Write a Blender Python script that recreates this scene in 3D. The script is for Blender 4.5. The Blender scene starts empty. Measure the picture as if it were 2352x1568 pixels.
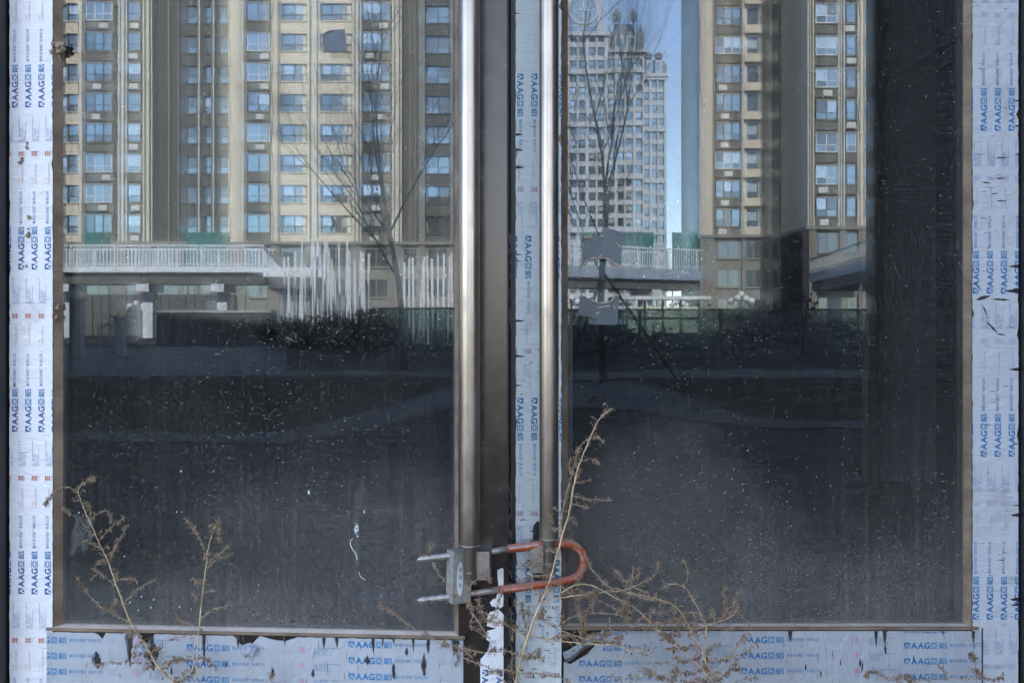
import bpy, bmesh, math, random
import numpy as np
from mathutils import Vector, Matrix, noise as mnoise
R = math.radians
sc = bpy.context.scene
COL = sc.collection
rng = random.Random(7)

# ------------------------------------------------------------------ camera, sky, sun, exposure
S = 0.000816            # metres on the door plane per picture unit (picture 2352 x 1568)
F = 2352*35/36.0        # focal length in the same units
D = F*S                 # camera to door
ZE = 0.95               # eye height
HY = 735.0              # picture row of the horizon
cam = bpy.data.cameras.new('camera'); camo = bpy.data.objects.new('camera', cam); COL.objects.link(camo)
cam.lens = 35; cam.sensor_width = 36; cam.clip_end = 5000; cam.clip_start = 0.05
cam.shift_y = -(784-HY)/2352.0
camo.location = (0, -D, ZE); camo.rotation_euler = (R(90), 0, 0)
sc.camera = camo
SUN_EL, SUN_AZ = R(35), R(7)      # behind the door building, a little to the right
world = bpy.data.worlds.new('World'); sc.world = world; world.use_nodes = True
wn = world.node_tree.nodes; wl = world.node_tree.links
bg = wn['Background']; bg.inputs['Strength'].default_value = 0.15
sky = wn.new('ShaderNodeTexSky'); sky.sky_type = 'NISHITA'; sky.sun_disc = False
sky.sun_elevation = SUN_EL; sky.sun_rotation = SUN_AZ; sky.altitude = 1800; sky.air_density = 1.0; sky.dust_density = .5; sky.ozone_density = 1.8
hs = wn.new('ShaderNodeHueSaturation'); hs.inputs['Saturation'].default_value = .88; wl.new(sky.outputs[0], hs.inputs['Color']); wl.new(hs.outputs[0], bg.inputs[0])
sun = bpy.data.lights.new('sun', 'SUN'); sun.energy = 3.6; sun.angle = R(0.5); sun.color = (1.0, 0.95, 0.87)
suno = bpy.data.objects.new('sun', sun); COL.objects.link(suno)
sd = Vector((math.sin(SUN_AZ)*math.cos(SUN_EL), math.cos(SUN_AZ)*math.cos(SUN_EL), math.sin(SUN_EL)))
suno.rotation_euler = sd.to_track_quat('Z', 'Y').to_euler()
sc.view_settings.view_transform = 'Standard'; sc.view_settings.look = 'None'
sc.view_settings.exposure = 2.95; sc.view_settings.gamma = 1
sc.render.engine = 'CYCLES'
sc.cycles.max_bounces = 10; sc.cycles.diffuse_bounces = 3; sc.cycles.glossy_bounces = 6
sc.cycles.transparent_max_bounces = 16; sc.cycles.caustics_reflective = False; sc.cycles.caustics_refractive = False
sc.cycles.sample_clamp_indirect = 6

# ------------------------------------------------------------------ frames of reference
ALPHA = R(3.7)                                 # the left leaf stands ajar, its free edge towards the camera
HX = (25-1176)*S                               # hinge line of the left leaf
LEAF = Matrix.Translation((HX, 0, 0)) @ Matrix.Rotation(-ALPHA, 4, 'Z')
FOLD = Matrix.Translation((HX, 0, 0)) @ Matrix.Rotation(-2*ALPHA, 4, 'Z') @ Matrix.Translation((-HX, 0, 0))
ID = Matrix.Identity(4)

def P(px, py, off=0.0):                        # a point OFF metres in front of the door plane
    d = D-off
    return Vector(((px-1176)/F*d, -off, ZE-(py-HY)/F*d))
def LL(px, py, off=0.0):                       # the same in the turned left leaf's own frame
    n = Vector((-math.sin(ALPHA), -math.cos(ALPHA), 0)); q = Vector((HX, 0, 0))+n*off; c = Vector((0, -D, ZE))
    r = Vector(((px-1176)/F, 1, -(py-HY)/F)); t = (q-c).dot(n)/r.dot(n)
    return LEAF.inverted() @ (c+r*t)
def RR(px, py, off=0.0): return P(px, py, off)
def far(px, d, z=0.0):                         # what the glass mirrors, at apparent distance D from the camera
    return Vector(((px-1176)/F*d, -(d-D), z))
def hz(py, d): return ZE-(py-HY)/F*d           # height of something seen at row PY at distance D

# ------------------------------------------------------------------ mesh building
class MB:
    def __init__(s): s.v = []; s.f = []; s.m = []
    def add(s, vs, fs, m=0):
        b = len(s.v); s.v += [tuple(v) for v in vs]; s.f += [tuple(i+b for i in f) for f in fs]
        s.m += [m]*len(fs) if isinstance(m, int) else list(m)
    def box(s, a, b, m=0):
        x0, y0, z0 = a; x1, y1, z1 = b
        if x0 > x1: x0, x1 = x1, x0
        if y0 > y1: y0, y1 = y1, y0
        if z0 > z1: z0, z1 = z1, z0
        s.add([(x0,y0,z0),(x1,y0,z0),(x1,y1,z0),(x0,y1,z0),(x0,y0,z1),(x1,y0,z1),(x1,y1,z1),(x0,y1,z1)],
              [(0,3,2,1),(4,5,6,7),(0,1,5,4),(1,2,6,5),(2,3,7,6),(3,0,4,7)], m)
    def plate(s, pts, y0, y1, m=0):            # polygon pts (x,z), front at y0, back at y1
        n = len(pts)
        if sum(pts[i][0]*pts[(i+1)%n][1]-pts[(i+1)%n][0]*pts[i][1] for i in range(n)) < 0: pts = pts[::-1]
        s.add([(x, y0, z) for x, z in pts]+[(x, y1, z) for x, z in pts],
              [tuple(range(n)), tuple(range(2*n-1, n-1, -1))]+[((i+1)%n, i, n+i, n+(i+1)%n) for i in range(n)], m)
    def tube(s, pts, rad, n=8, m=0, cap=True):
        pts = [Vector(p) for p in pts]
        if not isinstance(rad, (list, tuple)): rad = [rad]*len(pts)
        up = None; b = len(s.v); K = len(pts)
        for i, p in enumerate(pts):
            t = (pts[min(i+1, K-1)]-pts[max(i-1, 0)])
            if t.length < 1e-9: t = Vector((0, 0, 1))
            t.normalize()
            if up is None: up = t.orthogonal().normalized()
            up = (up-t*up.dot(t))
            up = up.normalized() if up.length > 1e-6 else t.orthogonal().normalized()
            w = t.cross(up)
            for k in range(n):
                a = 2*math.pi*k/n
                s.v.append(tuple(p+(up*math.cos(a)+w*math.sin(a))*rad[i]))
        for i in range(K-1):
            for k in range(n):
                s.f.append((b+i*n+k, b+i*n+(k+1)%n, b+(i+1)*n+(k+1)%n, b+(i+1)*n+k)); s.m.append(m)
        if cap:
            s.f.append(tuple(b+k for k in range(n-1, -1, -1))); s.f.append(tuple(b+(K-1)*n+k for k in range(n))); s.m += [m, m]
    def blob(s, c, r, m=0, seed=0, sq=(1, 1, 1), jit=.3, n=7, k=5):
        rr = random.Random(seed); vs = []; fs = []
        for i in range(k+1):
            th = math.pi*i/k
            for j in range(n):
                ph = 2*math.pi*j/n; q = r*(1+rr.uniform(-jit, jit))
                if i in (0, k): q = r
                vs.append((c[0]+q*sq[0]*math.sin(th)*math.cos(ph), c[1]+q*sq[1]*math.sin(th)*math.sin(ph), c[2]+q*sq[2]*math.cos(th)))
        for i in range(k):
            for j in range(n): fs.append((i*n+j, (i+1)*n+j, (i+1)*n+(j+1)%n, i*n+(j+1)%n))
        s.add(vs, fs, m)
    def build(s, name, mats, parent=None, smooth=False, mesh_only=False):
        me = bpy.data.meshes.new(name); me.from_pydata(s.v, [], s.f); 
        if not isinstance(mats, (list, tuple)): mats = [mats]
        for mt in mats: me.materials.append(mt)
        me.polygons.foreach_set('material_index', s.m)
        if smooth: me.polygons.foreach_set('use_smooth', [True]*len(s.f))
        me.update()
        if mesh_only: return me
        o = bpy.data.objects.new(name, me); COL.objects.link(o)
        if parent: o.parent = parent
        return o
def tag(o, label=None, cat=None, group=None, kind=None):
    for k, v in (('label', label), ('category', cat), ('group', group), ('kind', kind)):
        if v: o[k] = v
    return o
def thing(name, label, cat, group=None, mat=None, kind=None):
    o = bpy.data.objects.new(name, None); COL.objects.link(o); o.empty_display_size = .2
    if mat is not None: o.matrix_world = mat
    return tag(o, label, cat, group, kind)
def bevel(o, w, seg=2):
    b = o.modifiers.new('bevel', 'BEVEL'); b.width = w; b.segments = seg; b.limit_method = 'ANGLE'; b.angle_limit = R(40)
    return o

# ------------------------------------------------------------------ materials
class N:
    def __init__(s, name):
        s.mat = bpy.data.materials.new(name); s.mat.use_nodes = True; s.t = s.mat.node_tree; s.t.nodes.clear()
        s.out = s.n('ShaderNodeOutputMaterial'); s.co = None
    def n(s, ty, **kw):
        x = s.t.nodes.new(ty)
        for k, v in kw.items(): setattr(x, k, v)
        return x
    def l(s, a, b): s.t.links.new(a, b)
    def set(s, sock, v):
        if isinstance(v, bpy.types.NodeSocket): s.l(v, sock)
        else: sock.default_value = v
    def coord(s, scale=(1, 1, 1), rot=(0, 0, 0), loc=(0, 0, 0)):
        if s.co is None: s.co = s.n('ShaderNodeTexCoord')
        m = s.n('ShaderNodeMapping'); m.inputs['Scale'].default_value = scale; m.inputs['Rotation'].default_value = rot; m.inputs['Location'].default_value = loc
        s.l(s.co.outputs['Object'], m.inputs[0]); return m.outputs[0]
    def noise(s, scale, detail=3, sc_=(1, 1, 1), rough=.55, loc=(0, 0, 0), dist=0):
        x = s.n('ShaderNodeTexNoise'); x.inputs['Scale'].default_value = scale; x.inputs['Detail'].default_value = detail; x.inputs['Roughness'].default_value = rough
        x.inputs['Distortion'].default_value = dist
        s.l(s.coord(sc_, loc=loc), x.inputs['Vector']); return x.outputs['Fac']
    def ramp(s, fac, a, b, lo=0.0, hi=1.0):
        x = s.n('ShaderNodeMapRange'); s.set(x.inputs[0], fac); x.inputs[1].default_value = a; x.inputs[2].default_value = b; x.inputs[3].default_value = lo; x.inputs[4].default_value = hi
        return x.outputs[0]
    def math(s, op, a, b=0.0, clamp=False):
        x = s.n('ShaderNodeMath', operation=op); x.use_clamp = clamp; s.set(x.inputs[0], a); s.set(x.inputs[1], b); return x.outputs[0]
    def mix(s, fac, a, b):
        x = s.n('ShaderNodeMix', data_type='RGBA'); s.set(x.inputs[0], fac)
        for i, v in ((6, a), (7, b)):
            s.set(x.inputs[i], v if isinstance(v, bpy.types.NodeSocket) else (*v[:3], 1))
        return x.outputs[2]
    def sep(s):
        if s.co is None: s.co = s.n('ShaderNodeTexCoord')
        x = s.n('ShaderNodeSeparateXYZ'); s.l(s.co.outputs['Object'], x.inputs[0]); return x.outputs
    def bsdf(s, col, rough=.6, metal=0.0, spec=.5, bump=None, bs=.3, bd=.001, **kw):
        p = s.n('ShaderNodeBsdfPrincipled')
        s.set(p.inputs['Base Color'], col if isinstance(col, bpy.types.NodeSocket) else (*col[:3], 1))
        s.set(p.inputs['Roughness'], rough); s.set(p.inputs['Metallic'], metal); p.inputs['Specular IOR Level'].default_value = spec
        for k, v in kw.items(): s.set(p.inputs[k.replace('_', ' ')], v)
        if bump is not None:
            b = s.n('ShaderNodeBump'); b.inputs['Strength'].default_value = bs; b.inputs['Distance'].default_value = bd
            s.l(bump, b.inputs['Height']); s.l(b.outputs[0], p.inputs['Normal'])
        return p.outputs[0]
    def done(s, sh): s.l(sh, s.out.inputs[0]); return s.mat

def simple(name, col, rough=.7, metal=0., var=.15, scale=8, spec=.5, bd=.001, sc_=(1, 1, 1)):
    m = N(name); f = m.noise(scale, 4, sc_); c2 = tuple(max(0, c*(1-var*2)) for c in col); c1 = tuple(min(1, c*(1+var)) for c in col)
    return m.done(m.bsdf(m.mix(m.ramp(f, .3, .7), c2, c1), rough, metal, spec, bump=f, bs=.3, bd=bd))

def film_mat(name, col, along):                # printed plastic film, hairline cracks across the printing
    m = N(name)
    s1 = (2.5, 1, 330) if along == 'z' else (330, 1, 2.5)
    s2 = (14, 1, 900) if along == 'z' else (900, 1, 14)
    s3 = (700, 1, 3) if along == 'z' else (3, 1, 700)
    a = m.noise(1, 3, s1, .7); b = m.noise(1, 2, s2); g = m.noise(1, 2, s3)
    big = m.noise(5, 4); fine = m.noise(160, 3)
    cr = m.ramp(a, .66, .72)                   # cracks
    c = m.mix(m.ramp(big, .3, .7), tuple(x*.90 for x in col), col)
    c = m.mix(m.ramp(b, .4, .7, 0, .16), c, tuple(x*.5 for x in col))
    c = m.mix(m.ramp(g, .45, .75, 0, .14), c, tuple(min(1, x*1.25) for x in col))
    c = m.mix(m.math('MULTIPLY', cr, .55), c, (.10, .09, .09))
    dirt = m.ramp(m.noise(9, 6, rough=.75), .56, .78, 0, .55)
    c = m.mix(dirt, c, (.22, .18, .14))
    spk = m.ramp(m.noise(300, 2), .73, .78, 0, .6)
    c = m.mix(spk, c, (.14, .10, .07))
    h = m.math('ADD', m.math('MULTIPLY', a, .6), m.math('MULTIPLY', big, 1.0))
    h = m.math('ADD', h, m.math('MULTIPLY', m.noise(28, 3, (1, 1, 1.6) if along == 'z' else (1.6, 1, 1), dist=.6), 3.0)); return m.done(m.bsdf(c, m.ramp(fine, .3, .7, .30, .48), bump=h, bs=.6, bd=.0016, spec=.5))
M = {}
M['film_white'] = film_mat('film_white', (.86, .78, .75), 'z')
M['film_blue'] = film_mat('film_blue', (.76, .77, .73), 'z')
M['film_grey'] = film_mat('film_grey', (.58, .555, .56), 'z')
M['film_rail'] = film_mat('film_rail', (.46, .445, .45), 'x')
def ink(name, col, fade=.35, thr=(.35, .6)):
    m = N(name); f = m.ramp(m.noise(40, 4), thr[0], thr[1]); g = m.ramp(m.noise(600, 2), .3, .7, .0, .35)
    c = m.mix(f, col, tuple(x*(1-fade)+.5*fade for x in col)); c = m.mix(g, c, tuple(x*.7+.10 for x in col))
    return m.done(m.bsdf(c, .5))
M['ink_dark'] = ink('ink_dark', (.004, .065, .22), .05)
M['ink_mid'] = ink('ink_mid', (.015, .14, .34), .08)
M['ink_grey_blue'] = ink('ink_grey_blue', (.03, .10, .27), .1)
M['ink_orange'] = ink('ink_orange', (.52, .12, .05), .2)
M['ink_tan'] = ink('ink_tan', (.60, .33, .24), .3)
M['ink_blue'] = ink('ink_blue', (.003, .135, .33), .04)
M['ink_sky'] = ink('ink_sky', (.02, .18, .36), .08)
M['ink_pink'] = ink('ink_pink', (.52, .20, .33), .45)
M['ink_faint'] = ink('ink_faint', (.42, .34, .46), .5)
M['ink_white'] = ink('ink_white', (.75, .72, .70), .1)
M['ink_black'] = ink('ink_black', (.02, .02, .02), .05)

m = N('bronze_frame')                          # brown anodised aluminium
f = m.noise(30, 4); g = m.noise(1, 2, (500, 1, 4)); sp = m.ramp(m.noise(420, 2), .70, .78)
c = m.mix(m.ramp(f, .3, .7), (.052, .036, .029), (.078, .057, .046)); c = m.mix(m.math('MULTIPLY', sp, .6), c, (.35, .30, .26))
M['bronze'] = m.done(m.bsdf(c, m.ramp(f, .2, .8, .20, .30), .55, .6, bump=m.math('ADD', f, g), bs=.2, bd=.0004))
M['black_frame'] = simple('black_frame', (.012, .011, .011), .5, scale=40)
m = N('dusty_gasket')
f = m.noise(60, 4); g = m.noise(1, 2, (3, 1, 600)); 
c = m.mix(m.ramp(m.noise(18, 4), .35, .7), (.17, .105, .065), (.33, .225, .145)); c = m.mix(m.ramp(g, .4, .7, 0, .4), c, (.08, .06, .05))
M['gasket'] = m.done(m.bsdf(c, .8, bump=f, bs=.4, bd=.0006))
m = N('dusty_ledge')
c = m.mix(m.ramp(m.noise(25, 5), .35, .7), (.66, .50, .39), (.80, .62, .49)); c = m.mix(m.ramp(m.noise(1, 3, (600, 1, 30)), .55, .75, 0, .5), c, (.16, .12, .10))
M['ledge'] = m.done(m.bsdf(c, .9, bump=m.noise(300, 3), bs=.4, bd=.0006))
m = N('brushed_steel')
g = m.noise(1, 4, (900, 900, 3)); f = m.noise(22, 4, (1, 1, .4)); sp = m.ramp(m.noise(330, 2), .70, .78, 0, .5)
c = m.mix(m.ramp(f, .35, .7), (.42, .335, .285), (.32, .255, .215)); c = m.mix(sp, c, (.26, .21, .17))
M['steel'] = m.done(m.bsdf(c, m.math('ADD', m.ramp(g, .2, .8, .24, .36), m.ramp(m.noise(30, 5, (1, 1, .5), .7), .5, .7, 0, .14)), .92, bump=g, bs=.10, bd=.0003, Anisotropic=.5))
M['satin'] = simple('satin_steel', (.40, .33, .29), .42, .85, scale=60, bd=.0002)
m = N('rusty_zinc')
f = m.noise(45, 5); ru = m.ramp(m.noise(70, 5, loc=(3, 1, 2)), .64, .70)
c = m.mix(m.ramp(f, .3, .7), (.34, .29, .25), (.52, .45, .39)); c = m.mix(ru, c, (.24, .095, .022))
M['zinc'] = m.done(m.bsdf(c, m.ramp(f, .3, .7, .35, .6), m.math('SUBTRACT', .55, m.math('MULTIPLY', ru, .5), True), bump=f, bs=.4, bd=.0008))
m = N('galvanised_plate')
f = m.noise(60, 5); ru = m.ramp(m.noise(55, 5, loc=(1, 5, 2)), .585, .64)
c = m.mix(m.ramp(f, .3, .7), (.25, .225, .19), (.37, .34, .30)); c = m.mix(ru, c, (.30, .13, .03))
M['plate'] = m.done(m.bsdf(c, .6, .15, bump=f, bs=.4, bd=.0006))
m = N('red_rubber')
f = m.noise(50, 5); du = m.ramp(m.noise(28, 6, rough=.7), .48, .70, 0, .65)
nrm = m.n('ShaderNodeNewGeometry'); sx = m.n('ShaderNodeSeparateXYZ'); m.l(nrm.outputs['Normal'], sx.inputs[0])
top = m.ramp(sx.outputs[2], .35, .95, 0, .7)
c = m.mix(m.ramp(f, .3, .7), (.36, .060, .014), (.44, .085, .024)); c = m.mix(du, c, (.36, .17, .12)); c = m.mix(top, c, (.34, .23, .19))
M['sleeve'] = m.done(m.bsdf(c, .42, bump=m.noise(200, 3), bs=.25, bd=.0005))
M['void'] = simple('black_void', (.006, .005, .005), .9)
m = N('bare_metal_gap'); c = m.mix(m.ramp(m.noise(120, 4), .4, .7), (.016, .012, .011), (.07, .052, .045)); M['gap'] = m.done(m.bsdf(c, .7))
m = N('curled_film'); c = m.mix(m.ramp(m.noise(150, 4), .35, .7), (.20, .19, .20), (.38, .38, .42)); M['curl'] = m.done(m.bsdf(c, .6))
M['felt'] = simple('grey_weatherstrip', (.22, .19, .17), .95, scale=80, bd=.002)
m = N('old_tape'); f = m.noise(40, 5); c = m.mix(m.ramp(f, .3, .7), (.095, .11, .125), (.13, .145, .16)); c = m.mix(m.ramp(m.noise(1, 3, (40, 1, 500)), .66, .72, 0, .5), c, (.35, .36, .37))
p = m.bsdf(c, .35); tr = m.n('ShaderNodeBsdfTransparent'); mx = m.n('ShaderNodeMixShader'); mx.inputs[0].default_value = .70; m.l(tr.outputs[0], mx.inputs[1]); m.l(p, mx.inputs[2])
M['tape'] = m.done(mx.outputs[0])
M['tape_edge'] = simple('torn_tape_edge', (.44, .34, .25), .8, scale=60)
M['tape_brown'] = simple('brown_glue', (.28, .13, .05), .7, scale=60)

def glass_mat(name, refl, dust, seed, tint, clouds=()):
    m = N(name); z = m.sep()[2]
    lo = m.noise(2.2, 4, (1, 1, .6), loc=(seed, 0, 0)); vert = m.noise(1, 4, (60, 1, 1.2), loc=(seed, 0, 0)); fine = m.noise(420, 3, (1, 1, .6), .7)
    grad = m.ramp(z, .84, .36, 0, 1.0); grad = m.math('MULTIPLY', m.math('POWER', grad, 1.5), m.ramp(m.noise(1.7, 4, (1, 1, 1.3), .6, loc=(seed*2, 0, 4)), .34, .62, .25, 1.25))
    d = m.math('MULTIPLY', grad, .105)
    xs = m.sep()
    for cx, cz, rx, rz_, amt in clouds:          # wiped and splashed dirt clouds on the pane
        a = m.math('DIVIDE', m.math('SUBTRACT', xs[0], cx), rx); b = m.math('DIVIDE', m.math('SUBTRACT', xs[2], cz), rz_)
        q = m.math('ADD', m.math('MULTIPLY', a, a), m.math('MULTIPLY', b, b)); q = m.math('ADD', q, m.ramp(m.noise(5, 5, loc=(seed, 7, 1)), .3, .7, -.35, .35))
        v = m.n('ShaderNodeMapRange', interpolation_type='SMOOTHSTEP'); m.l(q, v.inputs[0]); v.inputs[1].default_value = 1.1; v.inputs[2].default_value = 0; v.inputs[3].default_value = 0; v.inputs[4].default_value = amt
        d = m.math('ADD', d, v.outputs[0])
    d = m.math('ADD', d, m.math('MULTIPLY', grad, m.ramp(m.noise(1, 4, (95, 1, 2.2), loc=(seed, 2, 9), dist=.3), .5, .72, 0, .075)))
    d = m.math('ADD', d, m.math('MULTIPLY', m.ramp(m.noise(1, 2, (800, 1, 22), loc=(seed, 1, 1)), .5, .75, 0, .03), m.ramp(lo, .35, .6, .1, 1)))
    d = m.math('ADD', d, m.ramp(lo, .42, .75, .0, .014))
    d = m.math('ADD', d, m.math('MULTIPLY', m.ramp(vert, .45, .8), m.ramp(lo, .3, .7, .001, .022)))
    d = m.math('MULTIPLY', d, m.ramp(fine, .3, .7, .35, 1.65))
    d = m.math('ADD', d, .002)
    d = m.math('ADD', d, m.math('MULTIPLY', m.ramp(m.noise(330, 2, (1, 1, 1), .6, loc=(seed, 3, 0)), .58, .74, 0, .13*dust), m.ramp(m.noise(3, 3, loc=(seed, 5, 0)), .3, .65, .3, 1)))
    # grains and short lint marks
    for sc_, th, amt, stretch, cells in ((230, .13, .62, (1, 1, .8), .74), (150, .09, .8, (1, 1, 1), .92), (300, .15, .50, (.5, 1, 1.1), .66), (400, .16, .34, (1, 1, 1), .62), (300, .10, .4, (2.2, 1, .35), .70)):
        v = m.n('ShaderNodeTexVoronoi'); v.inputs['Scale'].default_value = sc_
        ds = m.n('ShaderNodeTexNoise'); ds.inputs['Scale'].default_value = 190; m.l(m.coord(loc=(seed, 0, 0)), ds.inputs['Vector'])
        va = m.n('ShaderNodeVectorMath', operation='MULTIPLY_ADD'); m.l(ds.outputs['Color'], va.inputs[0]); va.inputs[1].default_value = (.006, 0, .006); m.l(m.coord(stretch, loc=(seed, 0, 0)), va.inputs[2])
        m.l(va.outputs[0], v.inputs['Vector'])
        s1 = m.ramp(v.outputs['Distance'], th, th*1.8, 1, 0)
        sp = m.n('ShaderNodeSeparateColor'); m.l(v.outputs['Color'], sp.inputs[0])
        s2 = m.ramp(sp.outputs[0], cells, 1.0, 0, 1)
        patch = m.ramp(m.noise(3.2, 4, loc=(seed+sc_, 0, 0)), .36, .64, .12, 1)
        d = m.math('ADD', d, m.math('MULTIPLY', m.math('MULTIPLY', s1, s2), m.math('MULTIPLY', patch, amt*dust)))
    d = m.math('MULTIPLY', d, 1.0, True)
    tr = m.n('ShaderNodeBsdfTransparent'); tr.inputs[0].default_value = (*tint, 1)
    gl = m.n('ShaderNodeBsdfGlossy'); gl.inputs['Roughness'].default_value = 0.0; gl.inputs['Color'].default_value = (.93, .98, 1, 1)
    b = m.n('ShaderNodeBump'); b.inputs['Strength'].default_value = 1.0; b.inputs['Distance'].default_value = .000065
    m.l(m.noise(2.4, 1, (1.6, 1, .8), loc=(seed*3, 0, 0)), b.inputs['Height']); m.l(b.outputs[0], gl.inputs['Normal'])
    a = m.n('ShaderNodeMixShader'); a.inputs[0].default_value = refl; m.l(tr.outputs[0], a.inputs[1]); m.l(gl.outputs[0], a.inputs[2])
    df = m.n('ShaderNodeBsdfDiffuse'); df.inputs[0].default_value = (.62, .53, .46, 1)
    x = m.n('ShaderNodeMixShader'); m.l(d, x.inputs[0]); m.l(a.outputs[0], x.inputs[1]); m.l(df.outputs[0], x.inputs[2])
    return m.done(x.outputs[0])
M['glass_a'] = glass_mat('dusty_glass', .085, 1.1, 1.3, (.90, .92, .93), ((.62, .50, .34, .22, .05), (.2, .42, .35, .12, .025), (.652, .56, .009, .11, .05), (.664, .62, .014, .05, .04), (.70, .60, .05, .012, .02)))
M['glass_b'] = glass_mat('dusty_glass_right', .085, 1.3, 7.7, (.90, .92, .93), ((.27, .55, .30, .27, .10), (.60, .42, .35, .12, .04)))
def clean(name, refl, tint, ro=0):
    m = N(name); tr = m.n('ShaderNodeBsdfTransparent'); tr.inputs[0].default_value = (*tint, 1)
    gl = m.n('ShaderNodeBsdfGlossy'); gl.inputs['Roughness'].default_value = ro; gl.inputs['Color'].default_value = (.9, .97, 1, 1)
    b = m.n('ShaderNodeBump'); b.inputs['Strength'].default_value = 1.0; b.inputs['Distance'].default_value = .00003
    m.l(m.noise(2.0, 1, loc=(5, 0, 1)), b.inputs['Height']); m.l(b.outputs[0], gl.inputs['Normal'])
    a = m.n('ShaderNodeMixShader'); a.inputs[0].default_value = refl; m.l(tr.outputs[0], a.inputs[1]); m.l(gl.outputs[0], a.inputs[2]); return m.done(a.outputs[0])
M['glass_rear'] = clean('inner_glass', .055, (.75, .78, .80), .045); M['glass_rear_b'] = clean('inner_glass_right', .034, (.75, .78, .80), .045)
M['glass_clear'] = clean('glass_edge', 0.0, (.97, .98, .98))

def facade(name, col, var=.10):
    m = N(name); f = m.noise(.6, 4, (1, 1, .25)); g = m.noise(6, 4)
    c = m.mix(m.ramp(f, .35, .7), tuple(x*(1-var*1.4) for x in col), col); c = m.mix(m.ramp(g, .5, .8, 0, .25), c, tuple(x*.75 for x in col))
    return m.done(m.bsdf(c, .85, bump=g, bs=.3, bd=.02))
M['cream'] = facade('cream_render', (.55, .485, .39)); M['cream_pale'] = facade('pale_render', (.60, .56, .48))
M['stone_grey'] = facade('grey_stone', (.19, .175, .155)); M['brown_grey'] = facade('brown_grey_render', (.20, .175, .145)); M['dark_and_shade'] = facade('dark_shade_render', (.075, .072, .068))  # recess shade is put into the darkest colour, which also serves plainly dark walls
M['roof_slate'] = facade('roof_slate', (.16, .17, .20)); M['bldg'] = facade('dark_cladding', (.10, .10, .105)); M['tower_hazed'] = facade('hazed_render', (.42, .44, .475))  # far wall colour is paled and blued to stand for distance haze
def pane(name, col, refl, tint):
    m = N(name); p = m.bsdf(col, .6); gl = m.n('ShaderNodeBsdfGlossy'); gl.inputs[0].default_value = (*tint, 1); gl.inputs['Roughness'].default_value = .02
    b = m.n('ShaderNodeBump'); b.inputs['Strength'].default_value = 1; b.inputs['Distance'].default_value = .01; m.l(m.noise(.8, 1), b.inputs['Height']); m.l(b.outputs[0], gl.inputs['Normal'])
    x = m.n('ShaderNodeMixShader'); x.inputs[0].default_value = refl; m.l(p, x.inputs[1]); m.l(gl.outputs[0], x.inputs[2]); return m.done(x.outputs[0])
M['pane_sky'] = pane('window_sky', (.05, .065, .08), .50, (.50, .66, .75)); M['pane_dark'] = pane('window_dark', (.02, .025, .03), .22, (.6, .75, .85)); M['pane_curtain'] = pane('window_curtain', (.42, .44, .45), .45, (.5, .75, .95))
M['frame_dark'] = simple('window_frame_dark', (.035, .038, .042), .5); M['frame_white'] = simple('window_frame_white', (.62, .64, .66), .5)
M['louvre'] = simple('balcony_louvre', (.17, .155, .14), .7); M['ac'] = simple('aircon_white', (.50, .50, .48), .6)
M['ground'] = simple('asphalt', (.026, .024, .024), .95, var=.35, scale=5, bd=.01, spec=.08); M['paving'] = simple('pale_paving', (.15, .15, .155), .85, scale=3); M['grassm'] = simple('dry_grass', (.032, .029, .017), .95, var=.35, scale=12, bd=.03, spec=.05)
M['path'] = simple('path_slab', (.085, .085, .09), .9, var=.4, scale=6, spec=.15); M['post_paint'] = simple('post_paint', (.56, .58, .62), .5, scale=3); M['white_paint'] = simple('white_paint', (.52, .54, .58), .5, scale=3); M['concrete'] = simple('concrete', (.30, .31, .32), .85, scale=2)
M['steel_blue'] = simple('blue_grey_steel', (.22, .26, .32), .6, scale=2); M['netting'] = simple('teal_netting', (.035, .13, .12), .8, scale=2); M['bark'] = simple('bark', (.050, .042, .036), .95, scale=8, bd=.01)
M['hedge'] = simple('hedge_leaf', (.022, .026, .015), .95, scale=6, spec=.1); M['globe'] = simple('lamp_globe', (.55, .57, .60), .4, scale=3); M['lamp_pole'] = simple('lamp_pole', (.03, .03, .03), .5)
M['kiosk'] = simple('pale_panel', (.55, .58, .46), .6, scale=2); M['teal_glass'] = None
m = N('jointed_paving'); br = m.n('ShaderNodeTexBrick'); br.inputs['Scale'].default_value = 1.6; br.inputs['Mortar Size'].default_value = .02; m.l(m.coord(), br.inputs['Vector'])
br.inputs['Color1'].default_value = (.13, .13, .135, 1); br.inputs['Color2'].default_value = (.085, .085, .09, 1); br.inputs['Mortar'].default_value = (.05, .05, .05, 1)
c = m.mix(m.ramp(m.noise(1.5, 5), .4, .7), br.outputs['Color'], (.09, .085, .075)); M['paving'] = m.done(m.bsdf(c, .9, spec=.15))
m = N('teal_balustrade'); p = m.bsdf((.16, .20, .21), .3); tr = m.n('ShaderNodeBsdfTransparent'); tr.inputs[0].default_value = (.75, .85, .86, 1); x = m.n('ShaderNodeMixShader'); x.inputs[0].default_value = .38; m.l(tr.outputs[0], x.inputs[1]); m.l(p, x.inputs[2]); M['teal_glass'] = m.done(x.outputs[0])
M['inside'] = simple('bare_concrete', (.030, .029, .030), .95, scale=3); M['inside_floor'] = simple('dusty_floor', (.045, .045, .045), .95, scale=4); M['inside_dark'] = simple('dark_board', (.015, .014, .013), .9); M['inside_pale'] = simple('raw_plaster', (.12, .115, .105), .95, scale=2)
M['stem'] = simple('dry_stem', (.62, .42, .23), .7, scale=60, bd=.0003, var=.2); M['twig'] = simple('dry_twig', (.50, .34, .20), .8, scale=90, bd=.0003, var=.25)
M['seed'] = simple('dry_seed_head', (.34, .23, .15), .9, scale=140, bd=.0005, var=.4); M['dryleaf'] = simple('withered_leaf', (.30, .17, .095), .9, scale=120, bd=.0005, var=.4)
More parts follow.
